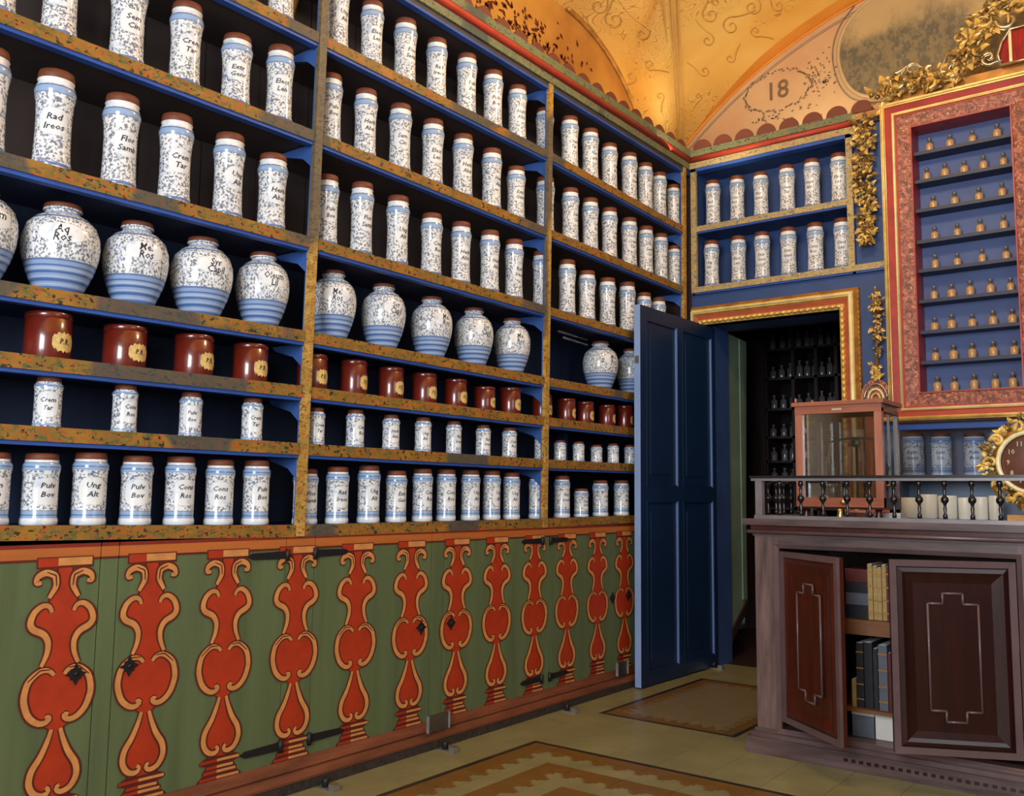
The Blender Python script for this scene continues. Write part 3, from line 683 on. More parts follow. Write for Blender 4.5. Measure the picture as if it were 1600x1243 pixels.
# ------------------------------------------------------------------ painted base cabinets under the shelving
def baluster_mesh():
    mb = MB(); D1, D2, D3 = 0.0012, 0.0020, 0.0028
    def fill(poly, x, mat): mb.add([(x, u, z) for u, z in poly], [tuple(range(len(poly)))], mat)
    def ribbon(P, w, x, mat):
        P = resample([Vector((0, a, b)) for a, b in P], 26); P = smooth(P, 2); n = len(P); vv = []
        for i, p in enumerate(P):
            d = (P[min(i+1, n-1)]-P[max(i-1, 0)]).normalized(); nn = Vector((0, -d.z, d.y)); ww = w*(0.75+0.5*sin(pi*i/(n-1)))
            vv += [(x, p.y+nn.y*ww/2, p.z+nn.z*ww/2), (x, p.y-nn.y*ww/2, p.z-nn.z*ww/2)]
        mb.add(vv, [(2*i, 2*i+1, 2*i+3, 2*i+2) for i in range(n-1)], mat)
    R = [(.018, .768), (.018, .725), (.034, .692), (.036, .676), (.060, .674), (.080, .652), (.086, .622), (.052, .600), (.034, .573), (.036, .540), (.048, .512),
         (.080, .480), (.090, .432), (.075, .387), (.047, .365), (.016, .346), (.020, .320), (.037, .278), (.060, .246), (.064, .214), (.050, .186), (.040, .168)]
    Lh = [(-u, z) for u, z in R[::-1]]
    # strips between matched heights keep the fill simple
    def strips(off, x, mat):
        for (u0, z0), (u1, z1) in zip(R, R[1:]): fill([(-u0-off, z0), (u0+off, z0), (u1+off, z1), (-u1-off, z1)], x, mat)
    strips(0.007, 0.0008, 'paint_dark'); strips(0.0, D1, 'paint_red')
    S = [[(.040, .690), (.022, .720), (.025, .749), (.050, .759), (.074, .749), (.078, .728), (.062, .732)],
         [(.030, .652), (.032, .668), (.054, .674), (.078, .656), (.088, .624), (.078, .609), (.047, .598), (.033, .573), (.036, .541), (.050, .512)],
         [(.014, .486), (.024, .502), (.052, .503), (.083, .477), (.092, .432), (.077, .386), (.048, .363), (.022, .364), (.013, .378), (.021, .386), (.031, .378)],
         [(.012, .345), (.019, .320), (.037, .278), (.060, .247), (.065, .214), (.050, .186), (.024, .176), (.007, .184), (.008, .197), (.018, .198)]]
    for P in S:
        for sg in (1, -1):
            Q = [(u*sg, z) for u, z in P]; ribbon(Q, 0.023, 0.0016, 'paint_dark'); ribbon(Q, 0.0135, D2, 'paint_orange')
    for P in (S[0], S[2]):
        for sg in (1, -1): ribbon([(u*sg, z) for u, z in P[1:4]], 0.003, D3, 'paint_dark')
    fill([(-.078, .768), (.078, .768), (.078, .798), (-.078, .798)], 0.0008, 'paint_dark')
    fill([(-.074, .772), (-.02, .772), (-.02, .795), (-.074, .795)], D1, 'paint_red'); fill([(-.02, .774), (.074, .774), (.074, .795), (-.02, .795)], D1, 'paint_orange')
    wz = [(.048, .170), (.072, .160), (.074, .150), (.050, .143), (.056, .132), (.064, .126), (.060, .118), (.074, .108), (.086, .092)]
    for (u0, z0), (u1, z1) in zip(wz, wz[1:]): fill([(-u0, z0), (u0, z0), (u1, z1), (-u1, z1)], 0.0008, 'paint_dark')
    for z, u in ((.155, .070), (.136, .048), (.122, .058), (.104, .070)):
        fill([(-u, z-.004), (-.01, z-.003), (-.01, z+.005), (-u, z+.005)], D1, 'paint_red'); fill([(-.01, z-.003), (u, z-.004), (u, z+.004), (-.01, z+.005)], D1, 'paint_orange')
    return mb
BAL_Y = [0.745, 1.005, 1.268, 1.526, 1.787, 2.063, 2.339, 2.621, 2.891, 3.155, 3.43, 3.692, 3.964, 4.225, 4.50, 4.76]
bal_me = None
strap_me = {}
bays = [(0.655, 2.075), (2.075, 3.513), (3.513, 4.96)]
mids = [(1.367, 1.420), (2.735, 2.808), (4.160, 4.215)]
cab_lab = ['green base cabinet with scroll balusters nearest the picture edge, two doors and star locks',
           'green base cabinet with red scroll balusters under the middle shelving bay', 'green base cabinet with red scroll balusters beside the blue door']
cab_lab[0] = 'green base cabinet with large red scroll balusters, under the bay of big urns'
for b, (ya, yb) in enumerate(bays):
    cab = empty('base_cabinet'); tag(cab, cab_lab[b], 'cabinet', 'painted base cabinets under the wall shelving')
    box('carcass', -DEP, -0.022, ya+0.002, yb-0.002, 0.085, 0.83, 'dark_wood', cab)
    m0, m1 = mids[b]
    d0 = ya+(0.0 if b == 0 else 0.055)+0.004; d1 = yb-(0.07 if b == 0 else 0.035)
    if b == 0: d1 = 2.012
    if b == 1: d0, d1 = 2.140, 3.480
    if b == 2: d0, d1 = 3.552, 4.925
    doors = [(d0, m0-0.002), (m1+0.002, d1)]
    stiles = [(m0+0.001, m1-0.001), (ya, d0-0.003), (d1+0.003, yb)]
    def front_strip(mbb, a, c_):
        mbb.box(-0.02, 0.0, a, c_, 0.088, 0.790, 'green_panel')
        mbb.box(-0.02, 0.0012, a, c_, 0.790, 0.832, 'rail_orange'); mbb.box(-0.02, 0.0018, a, c_, 0.822, 0.832, 'red_line'); mbb.box(-0.02, 0.0018, a, c_, 0.787, 0.793, 'paint_dark')
        return mbb
    owners = []
    for a, c_ in doors: owners.append((a, c_, front_strip(MB(), a, c_).build('door', cab)))
    for a, c_ in stiles:
        if c_-a > 0.004: owners.append((a, c_, front_strip(MB(), a, c_).build('stile', cab)))
    for y in BAL_Y:
        for a, c_, ow in owners:
            if a-0.03 <= y < c_+0.03 and ya <= y < yb and (a <= y < c_ or not any(a2 <= y < c2 for a2, c2, _ in owners)):
                if bal_me is None: o = baluster_mesh().build('painted_baluster', ow); bal_me = o.data
                else: o = link_mesh('painted_baluster', bal_me, ow)
                o.location = (0.0012, y, 0); break
    # iron straps on the hinge side and the star-shaped lock plates by the middle stile
    for (a, c_, ow), side in ((owners[0], -1), (owners[1], 1)):
        hy = a if side < 0 else c_
        for z in ((0.770, 0.150)):
            mm = MB(); e = hy+0.135*(-side)
            mm.prism([(hy-side*0.0, z-0.013), (e, z-0.010), (e-side*0.02, z), (e, z+0.010), (hy, z+0.013)], (0.0012, 0, 0), (0, 1, 0), (0, 0, 1), (1, 0, 0), 0.004, 'iron')
            mm.lathe([(0.008, z-0.02), (0.008, z+0.02)], 'iron', 8, (0.006, hy+side*0.004, 0)); mm.build('strap_hinge', ow)
        ly = (c_-0.052) if side < 0 else (a+0.046); lz = 0.481 if b == 0 else 0.462
        st = []
        for k in range(16):
            a_ = 2*pi*k/16; rr = 0.030 if k % 4 == 0 else (0.020 if k % 2 == 0 else 0.017); st.append((ly+rr*sin(a_), lz+rr*cos(a_)))
        mm = MB(); mm.prism(st, (0.0012, 0, 0), (0, 1, 0), (0, 0, 1), (1, 0, 0), 0.0045, 'iron'); mm.lathe([(0.007, 0.004), (0.005, 0.010)], 'iron', 8, (0.0, ly, lz), True, 'x'); mm.build('lock_plate', ow)
    pl = MB()
    prof = [(-0.02, 0.100), (0.004, 0.098), (0.010, 0.088), (0.022, 0.082), (0.028, 0.070), (0.024, 0.062), (0.036, 0.054), (0.044, 0.042), (0.044, 0.034), (-0.02, 0.034)]
    pl.add([(x, ya, z) for x, z in prof]+[(x, yb, z) for x, z in prof], [(i, i+1, len(prof)+i+1, len(prof)+i) for i in range(len(prof)-1)]+[tuple(range(len(prof))), tuple(range(len(prof), 2*len(prof)))], 'plinth_brown')
    pl.build('plinth_moulding', cab)
    box('plinth_base', -0.02, 0.042, ya, yb, 0.0, 0.034, 'plinth_dark', cab)
    set_base(cab, (-0.16, (ya+yb)/2, 0))

# ------------------------------------------------------------------ jars
def lathe_prof(kind, h, r):
    if kind == 'tall': p = [(.90, 0), (.94, .012), (.96, .05), (.90, .12), (.86, .35), (.86, .55), (.92, .70), (1.0, .775), (1.0, .80), (.93, .845), (.86, .87), (.86, .895), (.90, .905)]; top = .905
    elif kind == 'base': p = [(.90, 0), (.98, .015), (.98, .07), (.93, .12), (.93, .70), (.99, .77), (1.0, .82), (.93, .86), (.86, .885), (.90, .905)]; top = .905
    elif kind == 'small': p = [(.88, 0), (.96, .02), (.96, .08), (.92, .14), (.92, .72), (1.0, .80), (.94, .84), (.82, .865), (.84, .885)]; top = .885
    else: p = [(.56, 0), (.58, .02), (.60, .05), (.72, .14), (.87, .28), (.97, .43), (1.0, .54), (.98, .65), (.88, .76), (.68, .84), (.48, .88), (.43, .91), (.43, .925), (.50, .93), (.50, .94)]; top = .94
    return [(a*r, b*h) for a, b in p], top
def lid_mesh(kind, h, r, top):
    mb = MB(); rr = r*(.86 if kind in ('tall', 'base') else (.80 if kind == 'small' else .48)); t = top*h-0.004; H = h*1.0
    mb.lathe([(rr*.92, t), (rr, t+.003), (rr*1.02, (t+H)/2), (rr*.98, H-.002), (rr*.8, H), (0.001, H)], 'lid_brown', 20); return mb
def wrap_text(lines, r, z0, lh, size, h, prof):
    mb = MB()
    for i, ln in enumerate(lines):
        vs_, fs = text_mesh(ln, size, 0.22, 1); zc = z0-i*lh; out_ = []
        for x, y, _ in vs_:
            z = zc+y; rr = r
            for (r0, a0), (r1, a1) in zip(prof, prof[1:]):
                if a0 <= z <= a1: rr = r0+(r1-r0)*(z-a0)/max(1e-6, a1-a0); break
            a = x/r; out_.append(((rr+0.0008)*cos(a), (rr+0.0008)*sin(a), z))
        mb.add(out_, fs, 'ink')
    return mb
WORDS = [('Cons', 'Ros'), ('Ung', 'Alt'), ('Flor', 'Samb'), ('Extr', 'Gent'), ('Sem', 'Cin'), ('Pulv', 'Bov'), ('Rad', 'Ireos'), ('Elect', 'Len'), ('Herb', 'Absi'), ('Crem', 'Tar')]
URNW = [('Syr', 'Capil'), ('Aq', 'Ros'), ('Oleum', 'Lil'), ('Mel', 'Ros')]
KIND = {'tall': (0.26, 0.045, 'glaze_tall'), 'base': (0.21, 0.045, 'glaze_base'), 'small': (0.125, 0.035, 'glaze_small'), 'urn': (0.24, 0.11, 'glaze_urn')}
PROTO = {}
for kd, (h, r, mt) in KIND.items():
    prof, top = lathe_prof(kd, h, r); PROTO[kd] = []
    body = MB().lathe(prof, mt, 28 if kd == 'urn' else 22); lid = lid_mesh(kd, h, r, top)
    be = body.build('jar_body'); bl = lid.build('lid'); bm_, lm_ = be.data, bl.data; bpy.data.objects.remove(be); bpy.data.objects.remove(bl)
    for wds in (URNW if kd == 'urn' else WORDS):
        if kd == 'urn': tx = wrap_text(wds, r*.92, h*.655, h*.09, 0.030, h, prof)
        elif kd == 'tall': tx = wrap_text(wds, r*.9, h*.51, 0.025, 0.023, h, prof)
        elif kd == 'base': tx = wrap_text(wds, r*.93, h*.55, 0.026, 0.022, h, prof)
        else: tx = wrap_text(wds, r*.93, h*.53, 0.019, 0.016, h, prof)
        to = tx.build('inscription'); tm_ = to.data; bpy.data.objects.remove(to); PROTO[kd].append((bm_, lm_, tm_))
jname = {'tall': 'apothecary_jar', 'base': 'apothecary_jar', 'small': 'ointment_jar', 'urn': 'pharmacy_urn'}
def jar(kind, x, y, z, hs, rs, rz, label, group, k=None):
    h, r, _ = KIND[kind]; k = random.randrange(len(PROTO[kind])) if k is None else k
    bm_, lm_, tm_ = PROTO[kind][k % len(PROTO[kind])]
    e = empty(jname[kind], (x, y, z), rz); e.scale = (rs, rs, hs)
    link_mesh('body', bm_, e); link_mesh('lid', lm_, e); link_mesh('inscription', tm_, e)
    tag(e, label, 'jar', group); return e
# wooden canisters
def make_tin():
    e = empty('wooden_canister'); r, h = 0.056, 0.105
    MB().lathe([(r*.97, 0), (r, .003), (r, h*.86), (r*.985, h*.865)], 'tin_red', 24).build('body', e)
    MB().lathe([(r*.97, h*.865), (r*1.01, h*.875), (r*1.01, h*.985), (r*.97, h), (0.001, h)], 'tin_red', 24).build('lid', e)
    mb = MB(); n = 14; vv = []
    for i in range(n):
        a = 0.25+(-0.55+1.1*i/(n-1)); w_ = 0.021*(1-abs(i/(n-1)*2-1)**4*0.6)+0.003*sin(i*2.4)
        for s_ in (-1, 1): vv.append(((r+.0012)*cos(a), (r+.0012)*sin(a), h*.36+s_*w_))
    mb.add(vv, [(2*i, 2*i+2, 2*i+3, 2*i+1) for i in range(n-1)], 'label_cream'); lb = mb.build('label', e)
    mb = MB()
    vs_, fs = text_mesh('P.R.', 0.018, 0.2, 1); mb.add([((r+.002)*cos(x/r+.25), (r+.002)*sin(x/r+.25), h*.37+y) for x, y, _ in vs_], fs, 'ink'); mb.build('lettering', lb)
    return e
TIN = make_tin(); tin_used = [False]
ORD = ['first', 'second', 'third', 'fourth', 'fifth', 'sixth', 'seventh', 'eighth', 'ninth', 'tenth', 'eleventh']
BAY = ['near', 'middle', 'corner']
SHELF = ['top shelf', 'second shelf down', 'third shelf down', 'urn shelf', 'canister shelf', 'small-jar shelf', 'bottom shelf']
D_ = {'tall': 'tall speckled white jar', 'base': 'banded white jar', 'small': 'small white jar', 'urn': 'round-bellied white urn', 'tin': 'red-brown canister'}
# (bay, shelf, kind, [(x of the middle, y of the lid top, width)]) as seen in the photograph
ROWS = [
 (0, 0, 'tall', [(440, -80, 46)]),
 (0, 1, 'tall', [(-2, -135, 64), (95, -75, 60), (200, -32, 60), (290, 8, 54), (369, 58, 51), (437, 75, 46)]),
 (0, 2, 'tall', [(-20, 70, 66), (84, 110, 64), (188, 150, 60), (274, 177, 56), (357, 208, 52), (425, 243, 50)]),
 (0, 3, 'urn', [(-37, 280, 118), (95, 308, 116), (212, 338, 99), (315, 360, 96), (410, 386, 83)]),
 (0, 4, 'tin', [(75, 490, 72), (195, 511, 67), (303, 525, 61), (391, 539, 54)]),
 (0, 5, 'small', [(75, 588, 45), (195, 601, 41), (298, 613, 37), (394, 622, 35)]),
 (0, 6, 'base', [(-14, 706, 58), (63, 708, 57), (140, 707, 55), (213, 712, 50), (281, 713, 48), (343, 718, 46), (400, 719, 43)]),
 (1, 0, 'tall', [(528, -40, 38), (581, 5, 38), (633, 33, 39), (682, 63, 35), (729, 87, 34), (770, 113, 34), (808, 136, 32), (851, 171, 30)]),
 (1, 1, 'tall', [(516, 118, 38), (571, 142, 38), (625, 165, 38), (676, 189, 37), (723, 211, 35), (768, 232, 34), (806, 262, 31), (852, 277, 31)]),
 (1, 2, 'tall', [(511, 275, 36), (565, 285, 38), (621, 306, 38), (674, 335, 36), (720, 348, 33), (765, 360, 33), (803, 373, 31), (846, 393, 30)]),
 (1, 3, 'urn', [(520, 415, 73), (599, 435, 70), (674, 457, 66), (740, 474, 62), (800, 488, 58)]),
 (1, 4, 'tin', [(488, 555, 46), (553, 563, 39), (611, 575, 37), (663, 584, 37), (712, 593, 33), (757, 605, 31), (797, 606, 31), (847, 617, 29)]),
 (1, 5, 'small', [(493, 637, 31), (555, 640, 31), (611, 648, 29), (661, 652, 28), (709, 658, 26), (755, 664, 25), (796, 668, 25), (846, 680, 24)]),
 (1, 6, 'base', [(477, 732, 40), (527, 729, 36), (576, 727, 36), (619, 735, 33), (660, 732, 32), (697, 733, 31), (735, 734, 30), (768, 735, 28), (799, 738, 27), (839, 742, 26)]),
 (2, 0, 'tall', [(890, 184, 30), (922, 203, 29), (952, 226, 28), (983, 240, 28), (1008, 256, 26), (1030, 271, 25), (1052, 290, 22)]),
 (2, 1, 'tall', [(891, 294, 29), (922, 308, 28), (952, 323, 27), (983, 335, 27), (1009, 350, 25), (1032, 365, 24), (1053, 385, 22)]),
 (2, 2, 'tall', [(886, 407, 29), (917, 424, 29), (949, 435, 28), (980, 440, 28), (1006, 458, 25), (1029, 466, 24)]),
 (2, 3, 'urn', [(938, 534, 56), (985, 545, 44)]),
 (2, 4, 'tin', [(885, 623, 26), (914, 628, 25), (948, 633, 24), (976, 634, 23)]),
 (2, 5, 'small', [(875, 688, 20), (904, 690, 19), (932, 695, 19), (958, 693, 19), (984, 695, 18)]),
 (2, 6, 'base', [(878, 743, 25), (908, 763, 22), (938, 750, 25), (971, 750, 25)]),
]
def ppm(P): return FPX/((P-CAMP).dot(FW))
for b, k, kind, lst in ROWS:
    n = len(lst)
    for i, (cx, ty, w) in enumerate(lst):
        R0 = {'tall': .047, 'base': .044, 'small': .034, 'urn': .09, 'tin': .056}[kind]
        xx = -(R0+0.016); ym = None
        zs = 0.0
        q = W(cx, ty+60*0, 0, xx)
        for _ in range(4):
            zb = sz(k, q.y)+TH/2
            P = W(cx, ty, 0, xx)
            H0 = P.z-zb
            mid = CAMP+(Vector((xx, q.y, zb+H0*0.5))-CAMP)
            # screen y of mid: bisect
            lo, hi = ty-20, ty+260
            for _b in range(24):
                m_ = (lo+hi)/2; pz = W(cx, m_, 0, xx)
                if pz.z > zb+H0*0.5: lo = m_
                else: hi = m_
            q = W(cx, (lo+hi)/2, 0, xx)
        r = w/2/ppm(q)
        r = (0.9*r+0.1*.09) if kind == 'urn' else 0.7*r+0.3*{'tall': .047, 'base': .046, 'small': .035, 'tin': .056}.get(kind, .09)
        if min(abs(q.y-py_(j_, q.z)) for j_ in range(4)) < r+0.022:     # stands behind a front post
            xx = -(0.026+r); q = W(cx, (lo+hi)/2, 0, xx)
        zb = sz(k, q.y)+TH/2-0.001; top = W(cx, ty, 0, xx).z-zb
        lim = {'tall': (.19, .29), 'base': (.13, .235), 'small': (.09, .15), 'urn': (.19, .27), 'tin': (.08, .13)}[kind]
        top = min(max(top, lim[0]), lim[1])
        lab = '%s, %s from the corner end, %s, %s bay' % (D_[kind], ORD[n-1-i], SHELF[k], BAY[b])
        grp = '%ss on the %s' % ({'tall': 'tall jar', 'base': 'banded jar', 'small': 'small jar', 'urn': 'urn', 'tin': 'canister'}[kind], SHELF[k])
        rz = -0.22+random.uniform(-.35, .3)
        if kind == 'tin':
            e = TIN if not tin_used[0] else copy_tree(TIN); tin_used[0] = True
            e.location = (xx, q.y, zb); e.rotation_euler = (0, 0, -0.05+random.uniform(-.12, .12)); e.scale = (r/.056, r/.056, top/.105)
            tag(e, lab, 'canister', grp)
        else:
            h, r0, _ = KIND[kind]
            e = jar(kind, xx if kind != 'urn' or xx < -.1 else -(r+.012), q.y, zb, top/h, r/r0, rz, lab, grp)
# two glass rods lying under the shelf above the urn gap in the corner bay
for i, (a, b_) in enumerate((((872, 517), (915, 512)), ((880, 527), (920, 521)))):
    p, q = W(*a, 0, -0.10), W(*b_, 0, -0.14); zt = min(p.z, q.z)
    q = Vector((-0.12, 4.05, p.z)); 
    mb = MB(); mb.tube([p, q], 0.006, 'bottle_glass_dim', 8)
    tag(mb.build('glass_rod'), ['pale glass rod resting high in the corner bay above the urn shelf', 'lower pale glass rod in the corner bay, beneath its twin'][i], 'rod', 'glass rods in the corner bay')

# floor clamps and clear sockets of the guard along the cabinets
for i, (px, py) in enumerate(((505, 1230), (880, 1110), (680, 1168), (1118, 1044))):
    p = W(px, py, 2, 0.0); p.x = max(p.x, 0.09)
    e = empty('floor_clamp', (p.x, p.y, 0))
    MB().box(-0.03, 0.05, -0.02, 0.02, 0.0, 0.006, 'steel').build('foot', e)
    MB().lathe([(0.012, 0.006), (0.012, 0.03), (0.008, 0.034)], 'iron', 10, (-0.01, 0, 0)).build('knob', e)
    MB().box(0.02, 0.045, -0.014, 0.014, 0.006, 0.022, 'steel').build('jaw', e)
    tag(e, ['steel floor clamp at the plinth under the near shelving upright', 'steel floor clamp at the plinth by the middle shelving upright', 'small steel floor clamp between two others along the plinth', 'steel floor clamp on the threshold of the doorway'][i], 'clamp', 'steel clamps on the floor')
for i, (px, py, w) in enumerate(((685, 1120, .12), (972, 1038, .1))):
    p = W(px, py, 0, 0.05); e = empty('clear_bracket', (0.046, p.y, p.z-0.05))
    MB().box(0, 0.003, -w/2, w/2, 0, 0.065, 'clear_plastic').build('plate', e)
    for s_ in (-1, 1): MB().box(-0.002, 0.012, s_*w/2-.0012, s_*w/2+.0012, 0, 0.065, 'bottle_glass_dim').build('cheek', e)
    tag(e, ['clear plastic bracket on the plinth under the middle cabinet', 'clear plastic bracket on the plinth beside the blue door'][i], 'bracket', 'clear brackets on the plinth')

# ------------------------------------------------------------------ cupboard over the door (far wall)
cup = empty('wall_cupboard'); tag(cup, 'open blue cupboard with two rows of jars above the doorway', 'cupboard')
box('back_panel', 0.02, 0.985, FY+0.235, FY+0.25, 2.20, 3.0, 'blue_paint', cup)
box('side_panel', 0.008, 0.03, FY-0.002, FY+0.235, 2.2, 2.99, 'blue_paint', cup); box('side_panel', 0.975, 0.99, FY-0.002, FY+0.235, 2.2, 2.99, 'blue_paint', cup)
box('top_panel', 0.03, 0.975, FY, FY+0.235, 2.975, 2.99, 'blue_paint', cup)
for z in (2.228, 2.605):
    s_ = box('shelf', 0.02, 0.985, FY+0.006, FY+0.235, z-0.02, z+0.018, 'blue_paint', cup)
    box('painted_edge', 0.02, 0.985 if z > 2.4 else 1.14, FY-0.008, FY+0.006, z-0.017, z+0.017, 'floral_far', s_)
    box('blue_bead', 0.02, 0.985 if z > 2.4 else 1.14, FY-0.002, FY+0.02, z-0.028, z-0.017, 'blue_edge', s_)
for x in (0.03, 0.972):
    box('painted_stile', x-0.017, x+0.017, FY-0.012, FY+0.01, 2.21, 2.985, 'floral_far', cup)
box('cornice_soffit', 0.01, 1.0, FY-0.012, FY+0.05, 2.966, 2.985, 'blue_edge', cup)
box('cornice_frieze', 0.01, 1.0, FY-0.018, FY+0.02, 2.985, 3.022, 'floral_far', cup)
m_ = MB(); m_.tube([(0.01, FY-0.018, 3.040), (1.0, FY-0.018, 3.040)], 0.016, 'red_mould', 10); m_.build('cornice_moulding', cup)
box('cornice_cap', 0.01, 1.0, FY-0.024, FY+0.02, 3.058, 3.098, 'floral_green', cup)
scallops(cup, (0.02, FY+0.002, 0), (1, 0, 0), 8, 0.137, 3.096, 0.058)
set_base(cup, (0.5, FY+0.1, 2.2))
for ri, (row, z) in enumerate((([(1113, 282, 27), (1151, 276, 26), (1188, 270, 27), (1229, 259, 28), (1268, 248, 29), (1310, 238, 30)], 2.605),
                   ([(1111, 375, 27), (1153, 368, 27), (1190, 360, 28), (1231, 350, 29), (1273, 345, 30), (1315, 337, 30)], 2.228))):
    for i, (cx, ty, w) in enumerate(row):
        yy = FY+0.065; p = W(cx+1, ty+36, 1, yy); t = W(cx, ty, 1, yy).z-(z+0.018)
        h, r0, _ = KIND['tall']; r = w/2/ppm(p)
        jar('tall', p.x, yy, z+0.017, min(t, .29)/h, (0.5*r+0.5*.044)/r0, -pi/2-0.0+random.uniform(-.15, .3), 'tall white jar in the cupboard over the door, %s row, %s from the corner' % (('upper', 'lower')[ri], ORD[i]), 'jars in the cupboard over the door')

# ------------------------------------------------------------------ doorway: gilded surround, blue leaf, back room
def ring(mb, x0, x1, z0, z1, w0, w1, ya, yb, mat, bottom=True, ybin=None, lf=1.0):
    # rectangular ring between insets w0 and w1, front face ya (outer) .. sloping to ybin (inner)
    ybin = ya if ybin is None else ybin
    O = [(x0+w0, z0+w0), (x1-w0, z0+w0), (x1-w0, z1-w0), (x0+w0, z1-w0)]; I = [(x0+w1, z0+w1), (x1-w1, z0+w1), (x1-w1, z1-w1), (x0+w1, z1-w1)]
    if lf != 1.0:
        O[0] = (x0+w0*lf, O[0][1]); O[3] = (x0+w0*lf, O[3][1]); I[0] = (x0+w1*lf, I[0][1]); I[3] = (x0+w1*lf, I[3][1])
    if not bottom:
        O[0] = (x0+w0*lf, z0); O[1] = (x1-w0, z0); I[0] = (x0+w1*lf, z0); I[1] = (x1-w1, z0)
    for i in range(4):
        j = (i+1) % 4
        if not bottom and i == 0: continue
        a, b_, c_, d = O[i], O[j], I[j], I[i]
        v = [(a[0], ya, a[1]), (b_[0], ya, b_[1]), (c_[0], ybin, c_[1]), (d[0], ybin, d[1]), (a[0], yb, a[1]), (b_[0], yb, b_[1]), (c_[0], yb, c_[1]), (d[0], yb, d[1])]
        mb.add(v, [(0, 1, 2, 3), (4, 7, 6, 5), (0, 4, 5, 1), (3, 2, 6, 7), (0, 3, 7, 4), (1, 5, 6, 2)], mat)
    return mb
def carved_edge(mb, pts, rad, step, mat):
    for a, b_ in zip(pts, pts[1:]):
        a = Vector(a); b_ = Vector(b_); L = (b_-a).length; n = int(L/step)
        for i in range(n):
            p = a.lerp(b_, (i+.5)/n); d = (b_-a).normalized()*step*.55
            mb.tube([p-d, p-d*.4, p+d*.4, p+d], [rad*.2, rad, rad, rad*.3], mat, 5)
x0, x1, zt = 0.012, 1.005, 2.118
ds = empty('door_surround'); tag(ds, 'gilded red-and-gold surround framing the dark doorway', 'door surround')
ring(MB(), x0, x1, 0, zt, 0.0, 0.022, FY-0.02, FY+0.02, 'gold_dark', False, FY-0.045, 0.62).build('outer_moulding', ds)
mb = ring(MB(), x0, x1, 0, zt, 0.022, 0.048, FY-0.045, FY+0.02, 'gold', False, FY-0.045, 0.62)
mb.tube([(x0+.022, FY-.045, 0), (x0+.022, FY-.045, zt-.035), (x1-.035, FY-.045, zt-.035), (x1-.035, FY-.045, 0)], .0125, 'gold_pale', 10); mb.build('gilt_moulding', ds)
ring(MB(), x0, x1, 0, zt, 0.048, 0.056, FY-0.03, FY+0.02, 'gold_dark', False, None, 0.62).build('fillet', ds)
ring(MB(), x0, x1, 0, zt, 0.056, 0.080, FY-0.035, FY+0.02, 'frame_salmon', False, FY-0.015, 0.62).build('red_moulding', ds)
mb = ring(MB(), x0, x1, 0, zt, 0.080, 0.108, FY-0.012, FY+0.02, 'gold', False, FY-0.005, 0.62)
carved_edge(mb, [(x0+.062, FY-.015, zt-.092), (x1-.092, FY-.015, zt-.092), (x1-.092, FY-.015, 0.05)], 0.012, 0.034, 'gold'); mb.build('carved_border', ds)
mb = MB(); carved_edge(mb, [(x1-.004, FY-.018, 0.9), (x1-.004, FY-.018, zt-.01), (x0, FY-.018, zt-.006)], 0.007, 0.028, 'gold_dark'); mb.build('carved_edge', ds)
set_base(ds, (0.5, FY, 0))

dl = empty('door_1'); tag(dl, kind='structure')
HX, HY = 0.104, 5.09
L_, TK, DH = 0.865, 0.034, 1.996
mb = MB(); mb.box(0, L_, -TK/2, TK/2-0.006, 0.008, DH, 'door_blue')   # local x along the leaf from the hinge
panels = []
c1 = (0.045, 0.405); c2 = (0.465, 0.80)
r1 = (1.035, 1.925); r2 = (0.075, 0.955)
leaf = mb.build('leaf', dl)
fr = MB(); f0, f1 = TK/2-0.006, TK/2+0.002
holes = [(a[0], a[1], r[0], r[1]) for a in (c1, c2) for r in (r1, r2)]
xs = sorted({0, L_, *[v for h in holes for v in h[:2]]}); zs = sorted({0.008, DH, *[v for h in holes for v in h[2:]]})
for i in range(len(xs)-1):
    for j in range(len(zs)-1):
        cx, cz = (xs[i]+xs[i+1])/2, (zs[j]+zs[j+1])/2
        if any(h[0] < cx < h[1] and h[2] < cz < h[3] for h in holes): continue
        fr.box(xs[i], xs[i+1], f0, f1, zs[j], zs[j+1], 'door_blue')
fr.build('door_frame', dl)
for h in holes:
    b_ = MB(); e_ = 0.007
    b_.box(h[0], h[0]+.010, f0, f1+0.002, h[2], h[3], 'door_bead_lit'); b_.box(h[1]-e_, h[1], f0, f1+0.002, h[2], h[3], 'door_blue')  # hinge-side bead coloured paler to paint the light it catches
    b_.box(h[0], h[1], f0, f1+0.001, h[2], h[2]+e_, 'door_blue'); b_.box(h[0], h[1], f0, f1+0.001, h[3]-e_, h[3], 'door_blue')
    b_.build('panel_moulding', dl)
    b_ = MB(); b_.box(h[0]+.05, h[1]-.05, f0, f0+0.003, h[2]+.06, h[3]-.06, 'door_blue'); b_.build('panel', dl)
b_ = MB(); b_.box(L_, L_+0.003, -TK/2, TK/2+0.002, 0.008, DH, 'door_edge_lit'); b_.build('painted_lit_edge', dl)  # pale blue paints the light falling on the leaf's free edge
b_ = MB(); b_.box(L_-0.012, L_+0.0045, -0.012, 0.012, 1.68, 1.72, 'steel'); b_.build('latch', dl)
dl.location = (HX, HY, 0); dl.rotation_euler = (0, 0, atan2(4.228-HY, 0.083-HX-TK/2*0))
# leaf normal (local +y) must look into the room (+x)
# local x = towards camera (-y world); local y -> +x world

# back room
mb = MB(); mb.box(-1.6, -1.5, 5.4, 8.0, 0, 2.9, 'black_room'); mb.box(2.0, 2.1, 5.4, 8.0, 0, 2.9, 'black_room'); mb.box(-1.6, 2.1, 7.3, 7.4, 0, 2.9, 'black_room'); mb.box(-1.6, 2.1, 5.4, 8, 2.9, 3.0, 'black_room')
tag(mb.build('wall_inner'), kind='structure')
